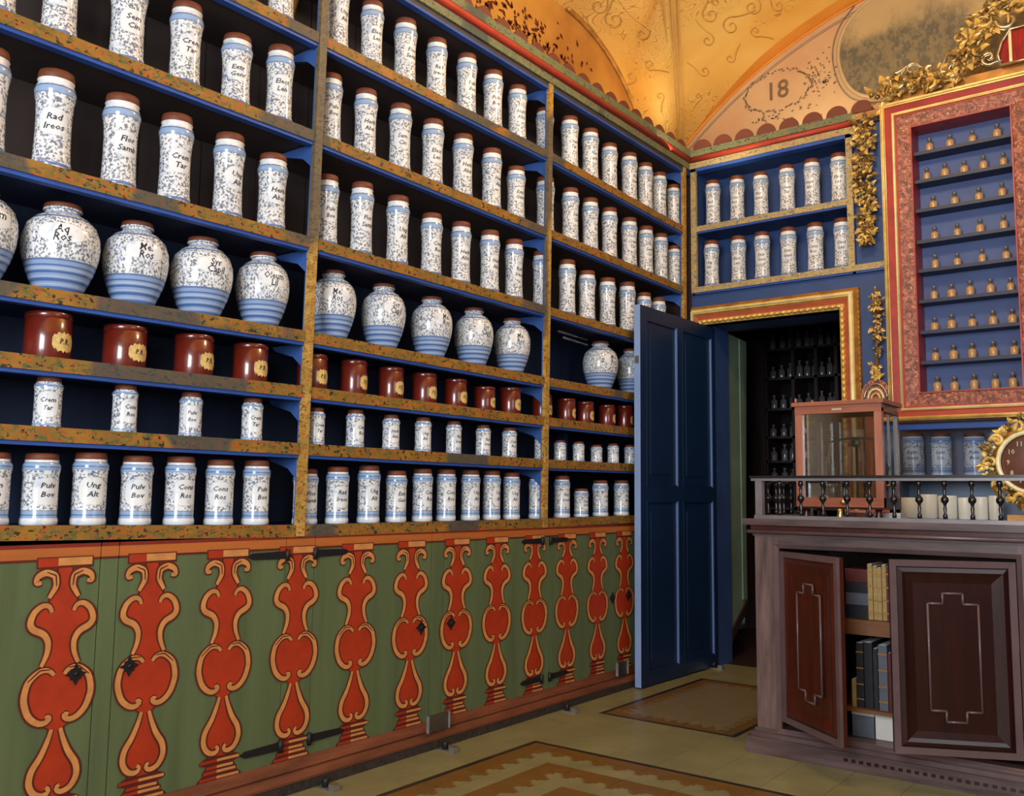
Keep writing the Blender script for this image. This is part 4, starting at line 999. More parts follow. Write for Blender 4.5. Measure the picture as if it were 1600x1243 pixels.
# green panelled lining of the passage with a sloping foot
mb = MB(); x = 0.105
q = [W(1131, 1016, 0, x), W(1166, 935, 0, x), W(1166, 534, 0, x), W(1131, 518, 0, x)]
mb.add([(x, v.y, v.z) for v in q]+[(x-.03, v.y, v.z) for v in q], [(0, 1, 2, 3), (4, 7, 6, 5), (0, 4, 5, 1), (1, 5, 6, 2), (2, 6, 7, 3), (3, 7, 4, 0)], 'green_grey')
gpn = mb.build('lining_panel'); 
lin = empty('passage_lining'); gpn.parent = lin; tag(lin, 'grey-green lining board inside the dark doorway, cut at a slope below', 'panel')
mb = MB(); mb.box(x, x+.006, q[0].y, q[0].y+.05, q[0].z+.1, q[3].z, 'green_grey'); mb.box(x, x+.008, q[1].y-.06, q[1].y, q[1].z, q[2].z, 'green_grey'); mb.build('edge_board', lin)
mb = MB(); mb.add([(x, q[0].y-.02, q[0].z-.05), (x, q[1].y, q[1].z-.06), (x, q[1].y, q[1].z+.0), (x, q[0].y-.02, q[0].z+.02),
                   (x+.012, q[0].y-.02, q[0].z-.05), (x+.012, q[1].y, q[1].z-.06), (x+.012, q[1].y, q[1].z), (x+.012, q[0].y-.02, q[0].z+.02)], [(0, 1, 2, 3), (4, 7, 6, 5), (0, 4, 5, 1), (1, 5, 6, 2), (2, 6, 7, 3), (3, 7, 4, 0)], 'dark_wood'); mb.build('sloping_batten', lin)
# dark shelves with bottles
BY = 6.75
br = empty('bottle_shelves'); tag(br, 'dark wooden shelves of glass bottles in the dim back room', 'shelving')
bx = [W(1180, 650, 1, BY).x, W(1197, 650, 1, BY).x, W(1240, 650, 1, BY).x, W(1276, 650, 1, BY).x, W(1308, 650, 1, BY).x, 0.75]
for x in bx: box('upright', x-.012, x+.012, BY, BY+.28, 0.05, 2.6, 'dark_wood', br)
box('side_board', bx[0]-.1, bx[1], BY-.02, BY, 0, 2.6, 'dark_wood', br)
bz = [W(1225, v, 1, BY).z for v in (543, 589, 637, 681, 719, 752, 792)]
for z in bz: box('shelf', bx[1], bx[-1], BY, BY+.28, z-.018, z, 'dark_wood', br)
box('back_panel', bx[0], bx[-1], BY+.28, BY+.29, 0, 2.6, 'black_room', br)
set_base(br, (0, BY, 0))
def bottle_meshes(r, h, mat, matc):
    a = MB().lathe([(r*.95, 0), (r, h*.04), (r, h*.55), (r*.8, h*.66), (r*.36, h*.74), (r*.34, h*.88), (r*.5, h*.9)], mat, 14)
    b_ = MB().lathe([(r*.4, h*.88), (r*.55, h*.92), (r*.5, h*.99), (r*.2, h)], matc, 10)
    return a, b_
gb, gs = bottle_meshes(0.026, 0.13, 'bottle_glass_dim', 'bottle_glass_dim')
ga = gb.build('body'); gc = gs.build('stopper'); gam, gcm = ga.data, gc.data; bpy.data.objects.remove(ga); bpy.data.objects.remove(gc)
random.seed(11)
cells = [(1, 2, 'first'), (2, 3, 'second'), (3, 4, 'third'), (4, 5, 'fourth')]
for zi, z in enumerate(bz[:6]):
    for (a, b_, nm) in cells[:4 if zi < 3 else 2]:
        n = 3 if a != 4 else 2
        for i in range(n):
            e = empty('glass_bottle', (bx[a]+(bx[b_]-bx[a])*(i+.5)/n, BY+.05+random.uniform(0, .04), z)); s_ = random.uniform(.7, 1.05)
            wd_ = min(1.0, (bx[b_]-bx[a])/n/0.056); e.scale = (wd_*.95, wd_*.95, s_)
            link_mesh('body', gam, e); link_mesh('stopper', gcm, e)
            tag(e, 'dim glass bottle, back-room %s shelf down, %s column, bottle %s along' % (ORD[zi], nm, ORD[i]), 'bottle', 'glass bottles in the back room')

# ------------------------------------------------------------------ great gilded wall case with small bottles
vc = empty('gilded_wall_case'); tag(vc, 'large gilded wall case with blue back holding rows of tiny bottles', 'display case')
X0, X1, Z0, Z1 = 1.145, 1.925, 1.372, 3.098
ring(MB(), X0, X1, Z0, Z1, 0.0, 0.010, FY-0.01, FY+0.02, 'gold_dark', True, FY-0.05).build('outer_moulding', vc)
ring(MB(), X0, X1, Z0, Z1, 0.010, 0.030, FY-0.056, FY+0.02, 'gold', True, FY-0.052).build('gilt_moulding', vc)
mb = MB(); mb.tube([(X0+.02, FY-.056, Z0+.02), (X1-.02, FY-.056, Z0+.02), (X1-.02, FY-.056, Z1-.02), (X0+.02, FY-.056, Z1-.02), (X0+.02, FY-.056, Z0+.02)], .009, 'gold', 10); mb.build('gilt_bead', vc)
ring(MB(), X0, X1, Z0, Z1, 0.030, 0.062, FY-0.045, FY+0.02, 'frame_red', True, FY-0.03).build('red_moulding', vc)
mb = ring(MB(), X0, X1, Z0, Z1, 0.062, 0.076, FY-0.035, FY+0.02, 'gold', True, FY-0.035)
mb.tube([(X0+.069, FY-.036, Z0+.069), (X1-.069, FY-.036, Z0+.069), (X1-.069, FY-.036, Z1-.069), (X0+.069, FY-.036, Z1-.069), (X0+.069, FY-.036, Z0+.069)], .006, 'gold_pale', 8); mb.build('gilt_fillet', vc)
ring(MB(), X0, X1, Z0, Z1, 0.076, 0.086, FY-0.025, FY+0.02, 'frame_red', True).build('red_fillet', vc)
ring(MB(), X0, X1, Z0, Z1, 0.086, 0.150, FY-0.022, FY+0.02, 'marbled_border', True, FY-0.012).build('marbled_border', vc)
ring(MB(), X0, X1, Z0, Z1, 0.150, 0.157, FY-0.02, FY+0.13, 'frame_red', True).build('inner_edge', vc)
box('back_panel', VIT[0], VIT[1], FY+0.125, FY+0.135, VIT[2], VIT[3], 'vitrine_blue', vc)
# bottle rows: base line measured in the picture
VR = [[(330, 250), (410, 232), (497, 212), (593, 190)], [(320, 362), (390, 346), (465, 330), (540, 315), (617, 300)], [(345, 470), (428, 455), (522, 435), (612, 418)],
      [(350, 590), (438, 576), (527, 560), (618, 545)], [(352, 700), (438, 690), (535, 676), (628, 664)], [(348, 822), (416, 812), (488, 803), (567, 795), (645, 785)],
      [(350, 942), (416, 934), (496, 926), (577, 917), (652, 908)], [(353, 1062), (424, 1053), (496, 1045), (578, 1038), (660, 1030)], [(361, 1180), (427, 1174), (504, 1168), (586, 1162), (654, 1155)]]
vb, vsn = MB(), MB()
vb.lathe([(.017, 0), (.019, .003), (.020, .03), (.018, .042), (.008, .050)], 'bottle_tan', 12)
vsn.lathe([(.008, .048), (.0075, .060), (.011, .062), (.012, .074), (.004, .080)], 'bottle_grey', 10)
o1 = vb.build('body'); o2 = vsn.build('stopper'); vbm, vsm = o1.data, o2.data; bpy.data.objects.remove(o1); bpy.data.objects.remove(o2)
vglass = []
by_ = FY+0.07
for ri, row in enumerate(VR):
    pts = [W(1320+a/2.486, 140+b_/2.486, 1, by_) for a, b_ in row]; z = sum(p.z for p in pts)/len(pts)+0.002
    s_ = box('shelf', X0+.155, X1-.155, FY+0.02, FY+0.125, z-0.018, z, 'vitrine_shelf', vc)
    for i, p in enumerate(pts):
        e = empty('specimen_bottle', (p.x, by_, z)); e.scale = (1, 1, random.uniform(.93, 1.1)); sc_ = random.uniform(.92, 1.12); e.scale[0] = sc_; e.scale[1] = sc_
        link_mesh('body', vbm, e); link_mesh('stopper', vsm, e)
        tag(e, 'tiny tan bottle in the gilded wall case, %s row down, %s from the doorway side' % (ORD[ri], ORD[i]), 'bottle', 'tiny bottles in the gilded wall case')
set_base(vc, ((X0+X1)/2, FY, Z0))

# carved gilding: leaves, buds and C-scrolls
def leaf3(mb, p, d, n, L, w, mat):
    d = d.normalized(); s_ = d.cross(n).normalized(); n = s_.cross(d)
    pts = [p, p+d*L*.35+s_*w+n*w*.2, p+d*L*.35-s_*w+n*w*.2, p+d*L*.42+n*w*.75, p+d*L*.8+s_*w*.5+n*w*.3, p+d*L*.8-s_*w*.5+n*w*.3, p+d*L-n*w*.3]
    mb.add(pts, [(0, 1, 3), (0, 3, 2), (1, 4, 3), (3, 5, 2), (3, 4, 6), (3, 6, 5)], mat, False)
def blob(mb, p, r, mat):
    mb.lathe([(r*.2, -r), (r*.8, -r*.5), (r, 0), (r*.8, r*.5), (r*.2, r)], mat, 7, p)
def cscroll(mb, cx, y, cz, r, turns, a0, hand, rad, mat, tail=0.0):
    P = [Vector((u, y+0.0, v)) for u, v in scroll_pts(cx, cz, r, turns, a0, hand, tail, 26)]
    n = len(P); mb.tube(P, [rad*(0.45+0.75*sin(pi*min(1, (i+2)/n))) for i in range(n)], mat, 6)
OUT = Vector((0, -1, 0))
def cluster(mb, pts, width, n, size, seed, mats=('gold_carved', 'gold', 'gold_carved')):
    rs = random.Random(seed); P = resample([Vector(p) for p in pts], 40)
    for i in range(n):
        k = rs.randrange(40); c_ = P[k].lerp(P[k+1], rs.random()); ww = width[0]+(width[1]-width[0])*k/40 if isinstance(width, tuple) else width
        off = Vector((rs.uniform(-1, 1)*ww, -rs.random()*0.03, rs.uniform(-1, 1)*ww*.6)); p = c_+off
        if rs.random() < .72:
            d = Vector((rs.uniform(-1, 1), -rs.uniform(.1, .6), rs.uniform(-1, .6))); leaf3(mb, p, d, OUT, size*rs.uniform(.8, 1.6), size*rs.uniform(.3, .5), rs.choice(mats))
        else: blob(mb, p, size*rs.uniform(.22, .42), rs.choice(mats))
# crest above the case
cr = empty('carved_crest'); tag(cr, 'gilded rococo scrollwork crest with red velvet, on top of the gilded wall case', 'ornament')
def V(px, py, y=FY-0.03): return W(px, py, 1, y)
mb = MB(); cyb = FY-0.03
path = [V(1378, 150), V(1405, 128), V(1440, 128), (V(1480, 118)), V(1510, 95), V(1525, 60), V(1540, 25), V(1575, 5), V(1610, -12)]
cluster(mb, path, 0.075, 360, 0.042, 3)
mb.tube(smooth(resample(path, 40), 3), 0.028, 'gold_dark', 8)
for (px, py, r, tn, a0, hd, rad, tl) in [(1405, 128, .055, 1.1, 2.2, -1, .012, .05), (1450, 130, .048, 1.2, 0.5, 1, .011, .05), (1487, 108, .055, 1.2, 3.6, -1, .012, .06), (1520, 75, .06, 1.3, 1.2, 1, .012, .06), (1540, 30, .055, 1.2, 2.6, -1, .012, .06),
                                      (1575, 30, .07, 1.0, 1.5, -1, .012, .04), (1500, 60, .035, 1.2, 0, -1, .008, .03), (1425, 108, .035, 1.1, 1, -1, .008, .03), (1545, 90, .04, 1.2, 4, 1, .009, .04), (1590, 12, .05, 1.1, 3, 1, .011, .04)]:
    p = V(px, py, cyb-.02); cscroll(mb, p.x, p.y, p.z, r, tn, a0, hd, rad, 'silver_gilt' if px % 2 else 'gold', tl)
tag(mb.build('scrollwork', cr), kind='stuff')
# far half beyond the middle, mirrored about the case's centre line
ccx = (X0+X1)/2+0.09
mb = MB(); p = V(1565, 78); q = V(1603, 45)
vx0, vx1, vz0, vz1 = V(1561, 100).x, V(1561, 100).x+0.19, V(1575, 102).z, V(1580, 48).z
poly = [(vx0+.01, vz0), (vx0, vz0+.06), (vx0+.02, vz0+.12), (vx0+.06, vz1), (vx1-.06, vz1), (vx1-.02, vz0+.12), (vx1, vz0+.06), (vx1-.01, vz0)]
mb.prism(poly, (0, FY-.02, 0), (1, 0, 0), (0, 0, 1), (0, -1, 0), 0.02, 'velvet_red'); mb.build('velvet_panel', cr)
mb = MB(); mb.tube([Vector((a, FY-.05, b_)) for a, b_ in poly+poly[:1]], 0.008, 'silver_gilt', 6); mb.box((vx0+vx1)/2-.045, (vx0+vx1)/2-.032, FY-.052, FY-.04, vz0, vz1, 'gold_pale'); mb.box((vx0+vx1)/2+.032, (vx0+vx1)/2+.045, FY-.052, FY-.04, vz0, vz1, 'gold_pale'); mb.build('velvet_border', cr)
mb = MB(); sh = Vector((2*((vx0+vx1)/2), 0, 0))
cluster(mb, [Vector((sh.x-p.x, p.y, p.z)) for p in path], 0.055, 150, 0.040, 9); tag(mb.build('far_scrollwork', cr), kind='stuff')
box('backing', X0+.03, X1-.02, FY-.012, FY+.02, Z1-.01, Z1+.05, 'gold_dark', cr)
set_base(cr, ((X0+X1)/2, FY, Z1))
# festoon hanging beside the case
fe = empty('carved_festoon'); tag(fe, 'long gilded carved festoon hanging between the cupboard and the wall case', 'ornament', 'gilded carvings beside the wall case')
mb = MB(); cluster(mb, [V(1352, 185), V(1350, 240), V(1352, 300), V(1355, 350), V(1358, 378)], (0.055, 0.03), 290, 0.036, 5); mb.tube([V(1352, 180, FY-.005), V(1358, 378, FY-.005)], 0.012, 'gold_dark', 6)
tag(mb.build('leaf_carving', fe), kind='stuff'); set_base(fe, (1.06, FY, 3.0))
fe = empty('carved_pendant'); tag(fe, 'slim gilded carved pendant between the door surround and the wall case', 'ornament', 'gilded carvings beside the wall case')
mb = MB(); cluster(mb, [V(1368, 455), V(1374, 480), V(1370, 520), V(1373, 555)], (0.02, 0.024), 90, 0.026, 6, ('silver_gilt', 'gold', 'gold_carved')); cluster(mb, [V(1371, 572), V(1371, 590)], 0.022, 36, 0.024, 8, ('gold', 'gold')); mb.tube([V(1368, 452, FY-.005), V(1371, 590, FY-.005)], 0.008, 'gold_dark', 6)
tag(mb.build('leaf_carving', fe), kind='stuff'); set_base(fe, (1.1, FY, 2.0))
# small painted capital under it
cp = empty('arched_capital'); tag(cp, 'pinkish arched capital with gilt shell, under the slim carved pendant', 'ornament')
p0, p1 = V(1346, 625), V(1394, 625); zt_ = V(1370, 592).z; w_ = p1.x-p0.x; cx_ = (p0.x+p1.x)/2
arc = [(cx_-w_/2, p0.z-.03)]+[(cx_-w_/2*cos(a), p0.z+.01+(zt_-p0.z-.01)*sin(a)) for a in [pi*k/14 for k in range(15)]]+[(cx_+w_/2, p0.z-.03)]
mb = MB(); mb.prism(arc, (0, FY+.01, 0), (1, 0, 0), (0, 0, 1), (0, -1, 0), 0.05, 'marbled_border'); mb.build('arch_block', cp)
for rr, mt in ((.75, 'silver_gilt'), (.5, 'gold_pale'), (.28, 'gold')):
    mb = MB(); mb.tube([Vector((cx_-w_/2*rr*cos(a), FY-.045, p0.z+(zt_-p0.z)*rr*sin(a))) for a in [pi*k/14 for k in range(15)]], 0.006, mt, 6); mb.build('arch_ring', cp)
box('ledge', cx_-w_/2-.01, cx_+w_/2+.006, FY-.05, FY+.02, p0.z-.045, p0.z-.025, 'gold_pale', cp)
box('pilaster', cx_-w_/2+.015, cx_+w_/2-.015, FY-.03, FY+.02, 0.9, p0.z-.045, 'frame_salmon', cp)
set_base(cp, (cx_, FY, 0.9))

# ------------------------------------------------------------------ glazed niche under the wall case
ni = empty('glazed_niche'); tag(ni, 'grey-blue glazed niche with a shelf under the gilded wall case', 'cabinet')
box('back_panel', NIC[0], NIC[1], FY+.24, FY+.25, NIC[2], NIC[3], 'niche_grey', ni)
box('side_panel', NIC[0]-.01, NIC[0], FY+.02, FY+.24, NIC[2], NIC[3], 'niche_grey', ni); box('side_panel', NIC[1], NIC[1]+.01, FY+.02, FY+.24, NIC[2], NIC[3], 'niche_grey', ni)
box('top_panel', NIC[0], NIC[1], FY+.02, FY+.24, NIC[3]-.008, NIC[3], 'blue_light', ni)
box('bottom_panel', NIC[0], NIC[1], FY-.05, FY+.24, NIC[2]-.02, NIC[2], 'niche_grey', ni)
nz = W(1460, 745, 1, FY+.02).z
box('shelf', NIC[0], NIC[1], FY+.03, FY+.24, nz-.02, nz, 'old_wood_flat', ni); box('top_rail', NIC[0], NIC[1], FY, FY+.03, NIC[3]-.012, NIC[3]+.012, 'blue_edge', ni)
box('glass_pane', NIC[0], NIC[1], FY+.022, FY+.026, nz, NIC[3]-.01, 'niche_glass', ni)
set_base(ni, (1.5, FY, NIC[2]))
for i, (cx, w) in enumerate(((1427, 36), (1471, 34), (1523, 36), (1572, 36))):
    yy = FY+.085; p = W(cx, 710, 1, yy); t = W(cx, 676, 1, yy).z-nz; r = w/2/ppm(p)
    h, r0, _ = KIND['base']; jar('base', p.x, yy, nz, t/h, r/r0*.95, -pi/2+.1, 'pale jar behind glass under the wall case, %s from the glass balance case' % ORD[i], 'jars behind the glass of the niche', i+3)
pot_a = MB().lathe([(.9, 0), (1, .04), (1, .94), (.95, 1.0), (.85, 1.0), (.85, .3)], 'white_ceramic', 18, cap=False)
pot_a.lathe([(0.001, .0), (.9, .0)], 'white_ceramic', 18, cap=False).lathe([(0.001, .3), (.85, .3)], 'white_ceramic', 18, cap=False)
po = pot_a.build('white_pot'); pm = po.data; bpy.data.objects.remove(po)
for i, (cx, ty, w) in enumerate(((1423, 777, 30), (1451, 772, 27), (1481, 774, 28), (1508, 777, 20), (1533, 776, 20), (1556, 774, 20))):
    yy = FY-.01; p = W(cx, 790, 1, yy); r = min(w/2/ppm(p), .05); t = W(cx, ty, 1, yy).z-NIC[2]
    o = bpy.data.objects.new('white_pot', pm); COL.objects.link(o); o.location = (p.x, yy, NIC[2]); o.scale = (r, r, t)
    tag(o, 'plain white pot below the niche jars, %s from the glass balance case' % ORD[i], 'pot', 'white pots behind the railing')

# ------------------------------------------------------------------ counter
CX0, CX1, CY0, CY1 = 1.018, 2.30, 3.52, 4.12
cn = empty('counter_cabinet'); tag(cn, 'dark mahogany counter cabinet with two doors standing ajar on books', 'counter')
OX0, OX1, OZ0, OZ1 = 1.112, 1.945, 0.095, 0.787
box('side_panel', CX0, CX0+.03, CY0+.03, CY1, 0.09, 0.83, 'mahogany', cn); box('side_panel', CX1-.03, CX1, CY0+.03, CY1, 0.09, 0.83, 'mahogany', cn)
box('side_panel', OX0-.02, OX0, CY0+.03, CY1, 0.09, 0.83, 'mahogany', cn); box('side_panel', OX1, OX1+.02, CY0+.03, CY1, 0.09, 0.83, 'mahogany', cn)
box('back_panel', CX0, CX1, CY1-.02, CY1, 0.09, 0.83, 'mahogany_dark', cn); box('bottom_panel', OX0, OX1, CY0, CY1, 0.075, 0.095, 'old_wood_flat', cn)
box('stile', CX0, OX0, CY0, CY0+.03, 0.09, 0.83, 'old_wood', cn); box('stile', OX1, CX1, CY0, CY0+.03, 0.09, 0.83, 'old_wood', cn)
box('top_rail', OX0, OX1, CY0, CY0+.03, OZ1, 0.83, 'old_wood_flat', cn)
mb = MB(); ring(mb, OX0-.012, OX1+.012, OZ0-.012, OZ1+.012, 0, .016, CY0-.012, CY0+.01, 'mould_grey', True, CY0-.002); mb.build('opening_moulding', cn)
for z in (0.475+.054, 0.205): box('shelf', OX0, OX1, CY0+.05, CY1-.02, z-.022 if z > .3 else z-.012, z, 'shelf_wood', cn)
box('shelf_lip', OX0, OX1, CY0+.045, CY0+.055, 0.475, 0.515, 'shelf_wood', cn)
# plinth with a stepped moulding and a notched lower edge
mb = MB(); mb.box(CX0-.035, CX1, CY0-.035, CY1, 0.0, 0.062, 'old_wood_flat'); mb.build('plinth', cn)
mb = MB(); mb.box(CX0-.02, CX1, CY0-.02, CY0+.01, 0.062, 0.078, 'mould_grey'); mb.box(CX0-.008, CX1, CY0-.008, CY0+.01, 0.078, 0.092, 'old_wood_flat'); mb.build('plinth_moulding', cn)
for i in range(34):
    x = 1.36+i*0.027
    if i == 0: nt = box('notch_block', x, x+.014, CY0-.040, CY0-.035, 0.032, 0.042, 'mahogany_dark', cn); nme = nt.data
    else: link_mesh('notch_block', nme, cn, (i*0.027, 0, 0))
def stepped(x0, x1, z0, z1, s_):
    # panel outline with square tabs at head and foot
    xm0, xm1 = x0+(x1-x0)*.30, x0+(x1-x0)*.70
    return [(x0, z0), (xm0, z0), (xm0, z0-s_), (xm1, z0-s_), (xm1, z0), (x1, z0), (x1, z1), (xm1, z1), (xm1, z1+s_), (xm0, z1+s_), (xm0, z1), (x0, z1)]
def cabinet_door(hx, hy, ang, sign, name_lab, mat, w=0.398):
    d = empty('door', (hx, hy, 0), ang); d.parent = cn; d['label'] = name_lab
    z0, z1 = 0.127, 0.772
    mb = MB(); xa, xb = (0, w*sign) if sign > 0 else (w*sign, 0)
    mb.box(xa, xb, 0.008, 0.024, z0, z1, mat)
    lf = mb.build('leaf', d)
    for (w0, w1, f, fi, mt) in ((0, .022, -.004, -.002, 'mould_grey'), (.022, .04, .004, -.004, mat), (.04, .052, -.005, .001, mat), (.052, .075, .001, .006, mat)):
        ring(MB(), xa, xb, z0, z1, w0, w1, f, 0.009, mt, True, fi).build('moulding', d)
    pw = (xb-xa); P = stepped(xa+pw*.30, xb-pw*.30, z0+.145, z1-.145, .035)
    mb = MB(); mb.prism(P, (0, .008, 0), (1, 0, 0), (0, 0, 1), (0, -1, 0), .007, mat)
    mb.build('raised_panel', d)
    mb = MB()
    for a, b_ in zip(P, P[1:]+P[:1]): mb.tube([(a[0], .0015, a[1]), (b_[0], .0015, b_[1])], .0042, 'mould_grey', 6)
    mb.build('panel_beading', d)
    return d
cabinet_door(OX0+.006, CY0+.004, -atan2(3.52-3.283, 1.414-1.117), 1, 'narrow-looking door swung well open', 'mahogany', .385)
cabinet_door(OX1-.008, CY0-.002, atan2(3.52-3.345, 1.926-1.567), -1, 'broad door slightly ajar', 'mahogany_dark', .40)
set_base(cn, (1.6, 3.8, 0))
# (doors were placed as Empties; set_base shifts them with the rest)
wt = empty('worktop'); tag(wt, 'dark moulded worktop of the mahogany counter, under the railing', 'worktop')
box('slab', CX0-.035, CX1, CY0-.035, CY1+.02, 0.872, 0.896, 'old_wood_flat', wt)
box('cove_moulding', CX0-.012, CX1, CY0-.012, CY1, 0.850, 0.872, 'mahogany', wt)
mb = MB(); mb.tube([(CX0-.022, CY0-.018, 0.846), (CX1, CY0-.018, 0.846)], .008, 'mould_grey', 8); mb.box(CX0-.006, CX1, CY0-.006, CY1, 0.83, 0.850, 'old_wood_flat'); mb.build('bed_moulding', wt)
set_base(wt, (1.6, 3.8, 0.83))
# railing
rl_ = empty('railing'); tag(rl_, 'low dark balustrade with turned spindles standing on the counter top', 'railing')
RYF, RXL = CY0+.03, CX0+.012
box('bottom_rail', RXL-.02, CX1, RYF-.014, RYF+.014, 0.896, 0.910, 'steel_rail', rl_)
mb = MB(); mb.box(RXL-.03, CX1, RYF-.018, RYF+.018, 1.046, 1.056, 'steel_rail'); mb.box(RXL-.034, CX1, RYF-.022, RYF+.022, 1.056, 1.066, 'dark_turned'); mb.build('top_rail', rl_)
box('side_rail', RXL-.014, RXL+.014, RYF, CY1, 0.896, 0.910, 'steel_rail', rl_)
mb = MB(); mb.box(RXL-.018, RXL+.018, RYF+.018, CY1, 1.046, 1.056, 'steel_rail'); mb.box(RXL-.022, RXL+.022, RYF+.022, CY1, 1.056, 1.066, 'dark_turned'); mb.build('side_top_rail', rl_)
box('corner_post', RXL-.014, RXL+.014, RYF-.014, RYF+.014, 0.910, 1.046, 'steel_rail', rl_); box('corner_post', RXL-.012, RXL+.012, CY1-.03, CY1, 0.910, 1.046, 'dark_turned', rl_)
sp_prof = [(.008, 0), (.008, .014), (.0045, .02), (.0065, .038), (.0045, .046), (.0065, .054), (.013, .062), (.0135, .068), (.013, .074), (.0065, .082), (.0045, .09), (.0065, .102), (.0045, .112), (.010, .118), (.010, .130), (.008, .136)]
spo = MB().lathe(sp_prof, 'dark_turned', 12).build('spindle'); spm = spo.data; bpy.data.objects.remove(spo)
xs_ = [1.112, 1.197, 1.283, 1.375, 1.458, 1.545, 1.632, 1.718, 1.807, 1.895, 1.982, 2.07, 2.155, 2.24]
for x in xs_: link_mesh('spindle', spm, rl_, (x, RYF, .910))
for i in range(6): link_mesh('spindle', spm, rl_, (RXL, RYF+.085*(i+1), .910))
set_base(rl_, (1.6, RYF, .896))

# books in the counter
def book(x0, x1, y0, dep, z0, z1, mat, lab, flat=False, bands=True):
    e = empty('book', ((x0+x1)/2, y0, z0)); w = (x1-x0)/2; h = z1-z0
    MB().box(-w, w, 0, dep, 0, h, mat).build('cover', e)
    MB().box(-w+.003, w-.003, .004, dep-.004, h-.002, h+.0015, 'paper_white').build('page_block', e)
    if bands:
        for f in (.12, .35, .6, .85): MB().box(-w-.0008, w+.0008, -.0025, .002, h*f, h*f+.005, 'book_gilt').build('spine_band', e)
    tag(e, lab, 'book', 'books inside the counter')
byy = 3.60; zS = 0.530
def xpx(px, y=3.60): return W(px, 930, 1, y).x
bc = [1356, 1364, 1371, 1378, 1385, 1392]
for i in range(5): book(xpx(bc[i])+.0008, xpx(bc[i+1])-.0008, byy+.004*(i % 2), .15, zS, zS+.205-.006*(i % 3), 'book_cream' if i < 4 else 'book_red', ['thin cream book first of the upright row on the upper counter shelf', 'second cream book with gilt bands on the upper counter shelf', 'third cream book with gilt bands on the upper counter shelf', 'cream book next to the red spine on the upper counter shelf', 'red-spined upright book at the end of the upper counter shelf'][i])
# stack lying flat to the side
zz = zS
for i, (hh, mt, lb) in enumerate(((.05, 'book_black', 'black book at the bottom of the lying stack inside the counter'), (.045, 'book_grey', 'dark grey book in the lying stack, second up'), (.04, 'book_black', 'black book in the lying stack, under the red one'), (.05, 'book_red', 'thick dark red book on top of the lying stack'))):
    e = empty('book', (xpx(1338), byy+.01, zz)); w = (xpx(1354)-xpx(1318))/2
    MB().box(-w, w, 0, .16, 0, hh-.001, mt).build('cover', e); MB().box(-w+.004, w+.001, .003, .157, .004, hh-.005, 'paper_white').build('page_block', e)
    tag(e, lb, 'book', 'books inside the counter'); zz += hh
zL = 0.205
for i, (a, b_, mt, h, lb) in enumerate(((1327, 1334, 'book_cream', .10, 'short cream book on the lower counter shelf'), (1335, 1346, 'book_black', .235, 'tall black ledger on the lower counter shelf'), (1347, 1360, 'book_black', .24, 'second tall black ledger on the lower shelf'), (1361, 1368, 'book_black', .22, 'slim black ledger beside the grey binder'), (1369, 1383, 'book_grey', .235, 'tall grey binder on the lower counter shelf'), (1384, 1391, 'book_red', .21, 'dark red book beyond the grey binder'))):
    book(xpx(a)+.0005, xpx(b_)-.0005, byy, .17, zL, zL+h, mt, lb, bands=(i in (1, 4)))
for i in range(2):
    e = empty('paper_box', ((1.39, 1.475)[i], 3.62, 0.095)); MB().box(-.04, .04, 0, .2, 0, .078, 'paper_white' if i else 'book_grey').build('box_body', e); MB().box(-.041, .041, -.001, .201, .078, .088, 'paper_white').build('lid', e)
    tag(e, ['grey paper box at the bottom inside the counter', 'white paper box at the bottom inside the counter'][i], 'box', 'boxes at the bottom of the counter')

# ------------------------------------------------------------------ balance in its glass case
bc_ = empty('balance_case'); tag(bc_, 'reddish wooden glass case for a balance, on the counter behind the railing', 'glass case')
fy = 3.80; a = W(1243, 700, 1, fy).x; b_ = W(1379, 700, 1, fy).x; zt2 = W(1300, 628, 1, fy).z; zb2 = 0.945; dp = 0.26; t_ = .030
for x in (a, b_-t_):
    box('corner_post', x, x+t_, fy, fy+.028, zb2, zt2-.03, 'cherry', bc_)
    box('corner_post', x+.004, x+t_-.004, fy+dp-.02, fy+dp, zb2, zt2-.03, 'mahogany', bc_)
box('front_rail', a, b_, fy-.002, fy+.028, zt2-.045, zt2-.012, 'cherry_top', bc_); box('front_rail', a, b_, fy-.002, fy+.028, zb2, zb2+.038, 'cherry_top', bc_)
for x in (a, b_-t_): box('side_rail', x+.003, x+t_-.003, fy+.028, fy+dp-.02, zt2-.045, zt2-.012, 'mahogany', bc_); box('side_rail', x+.003, x+t_-.003, fy+.028, fy+dp-.02, zb2, zb2+.038, 'mahogany', bc_)
box('side_mullion', b_-.020, b_-.008, fy+.135, fy+.147, zb2+.038, zt2-.045, 'mahogany', bc_)
box('back_rail', a+.02, b_-.02, fy+dp-.016, fy+dp, zt2-.045, zt2-.012, 'mahogany', bc_); box('back_rail', a+.02, b_-.02, fy+dp-.016, fy+dp, zb2, zb2+.03, 'mahogany', bc_)
box('top_board', a-.010, b_+.010, fy-.012, fy+dp+.01, zt2-.012, zt2+.004, 'cherry_top', bc_)
box('floor_board', a+.003, b_-.003, fy+.003, fy+dp, zb2-.008, zb2, 'mahogany_dark', bc_)
mb = MB(); mb.lathe([(.006, zt2+.004), (.004, zt2+.01), (.006, zt2+.016), (.002, zt2+.024)], 'cherry', 8, (a+.005, fy, 0)); mb.build('finial', bc_)
mb = MB(); mb.lathe([(.006, zt2+.004), (.004, zt2+.01), (.006, zt2+.016), (.002, zt2+.024)], 'cherry', 8, (a+.04, fy+.1, 0)); mb.build('finial', bc_)
box('maker_plate', (a+b_)/2-.02, (a+b_)/2+.02, fy-.0035, fy-.002, zt2-.034, zt2-.026, 'clock_mark', bc_)
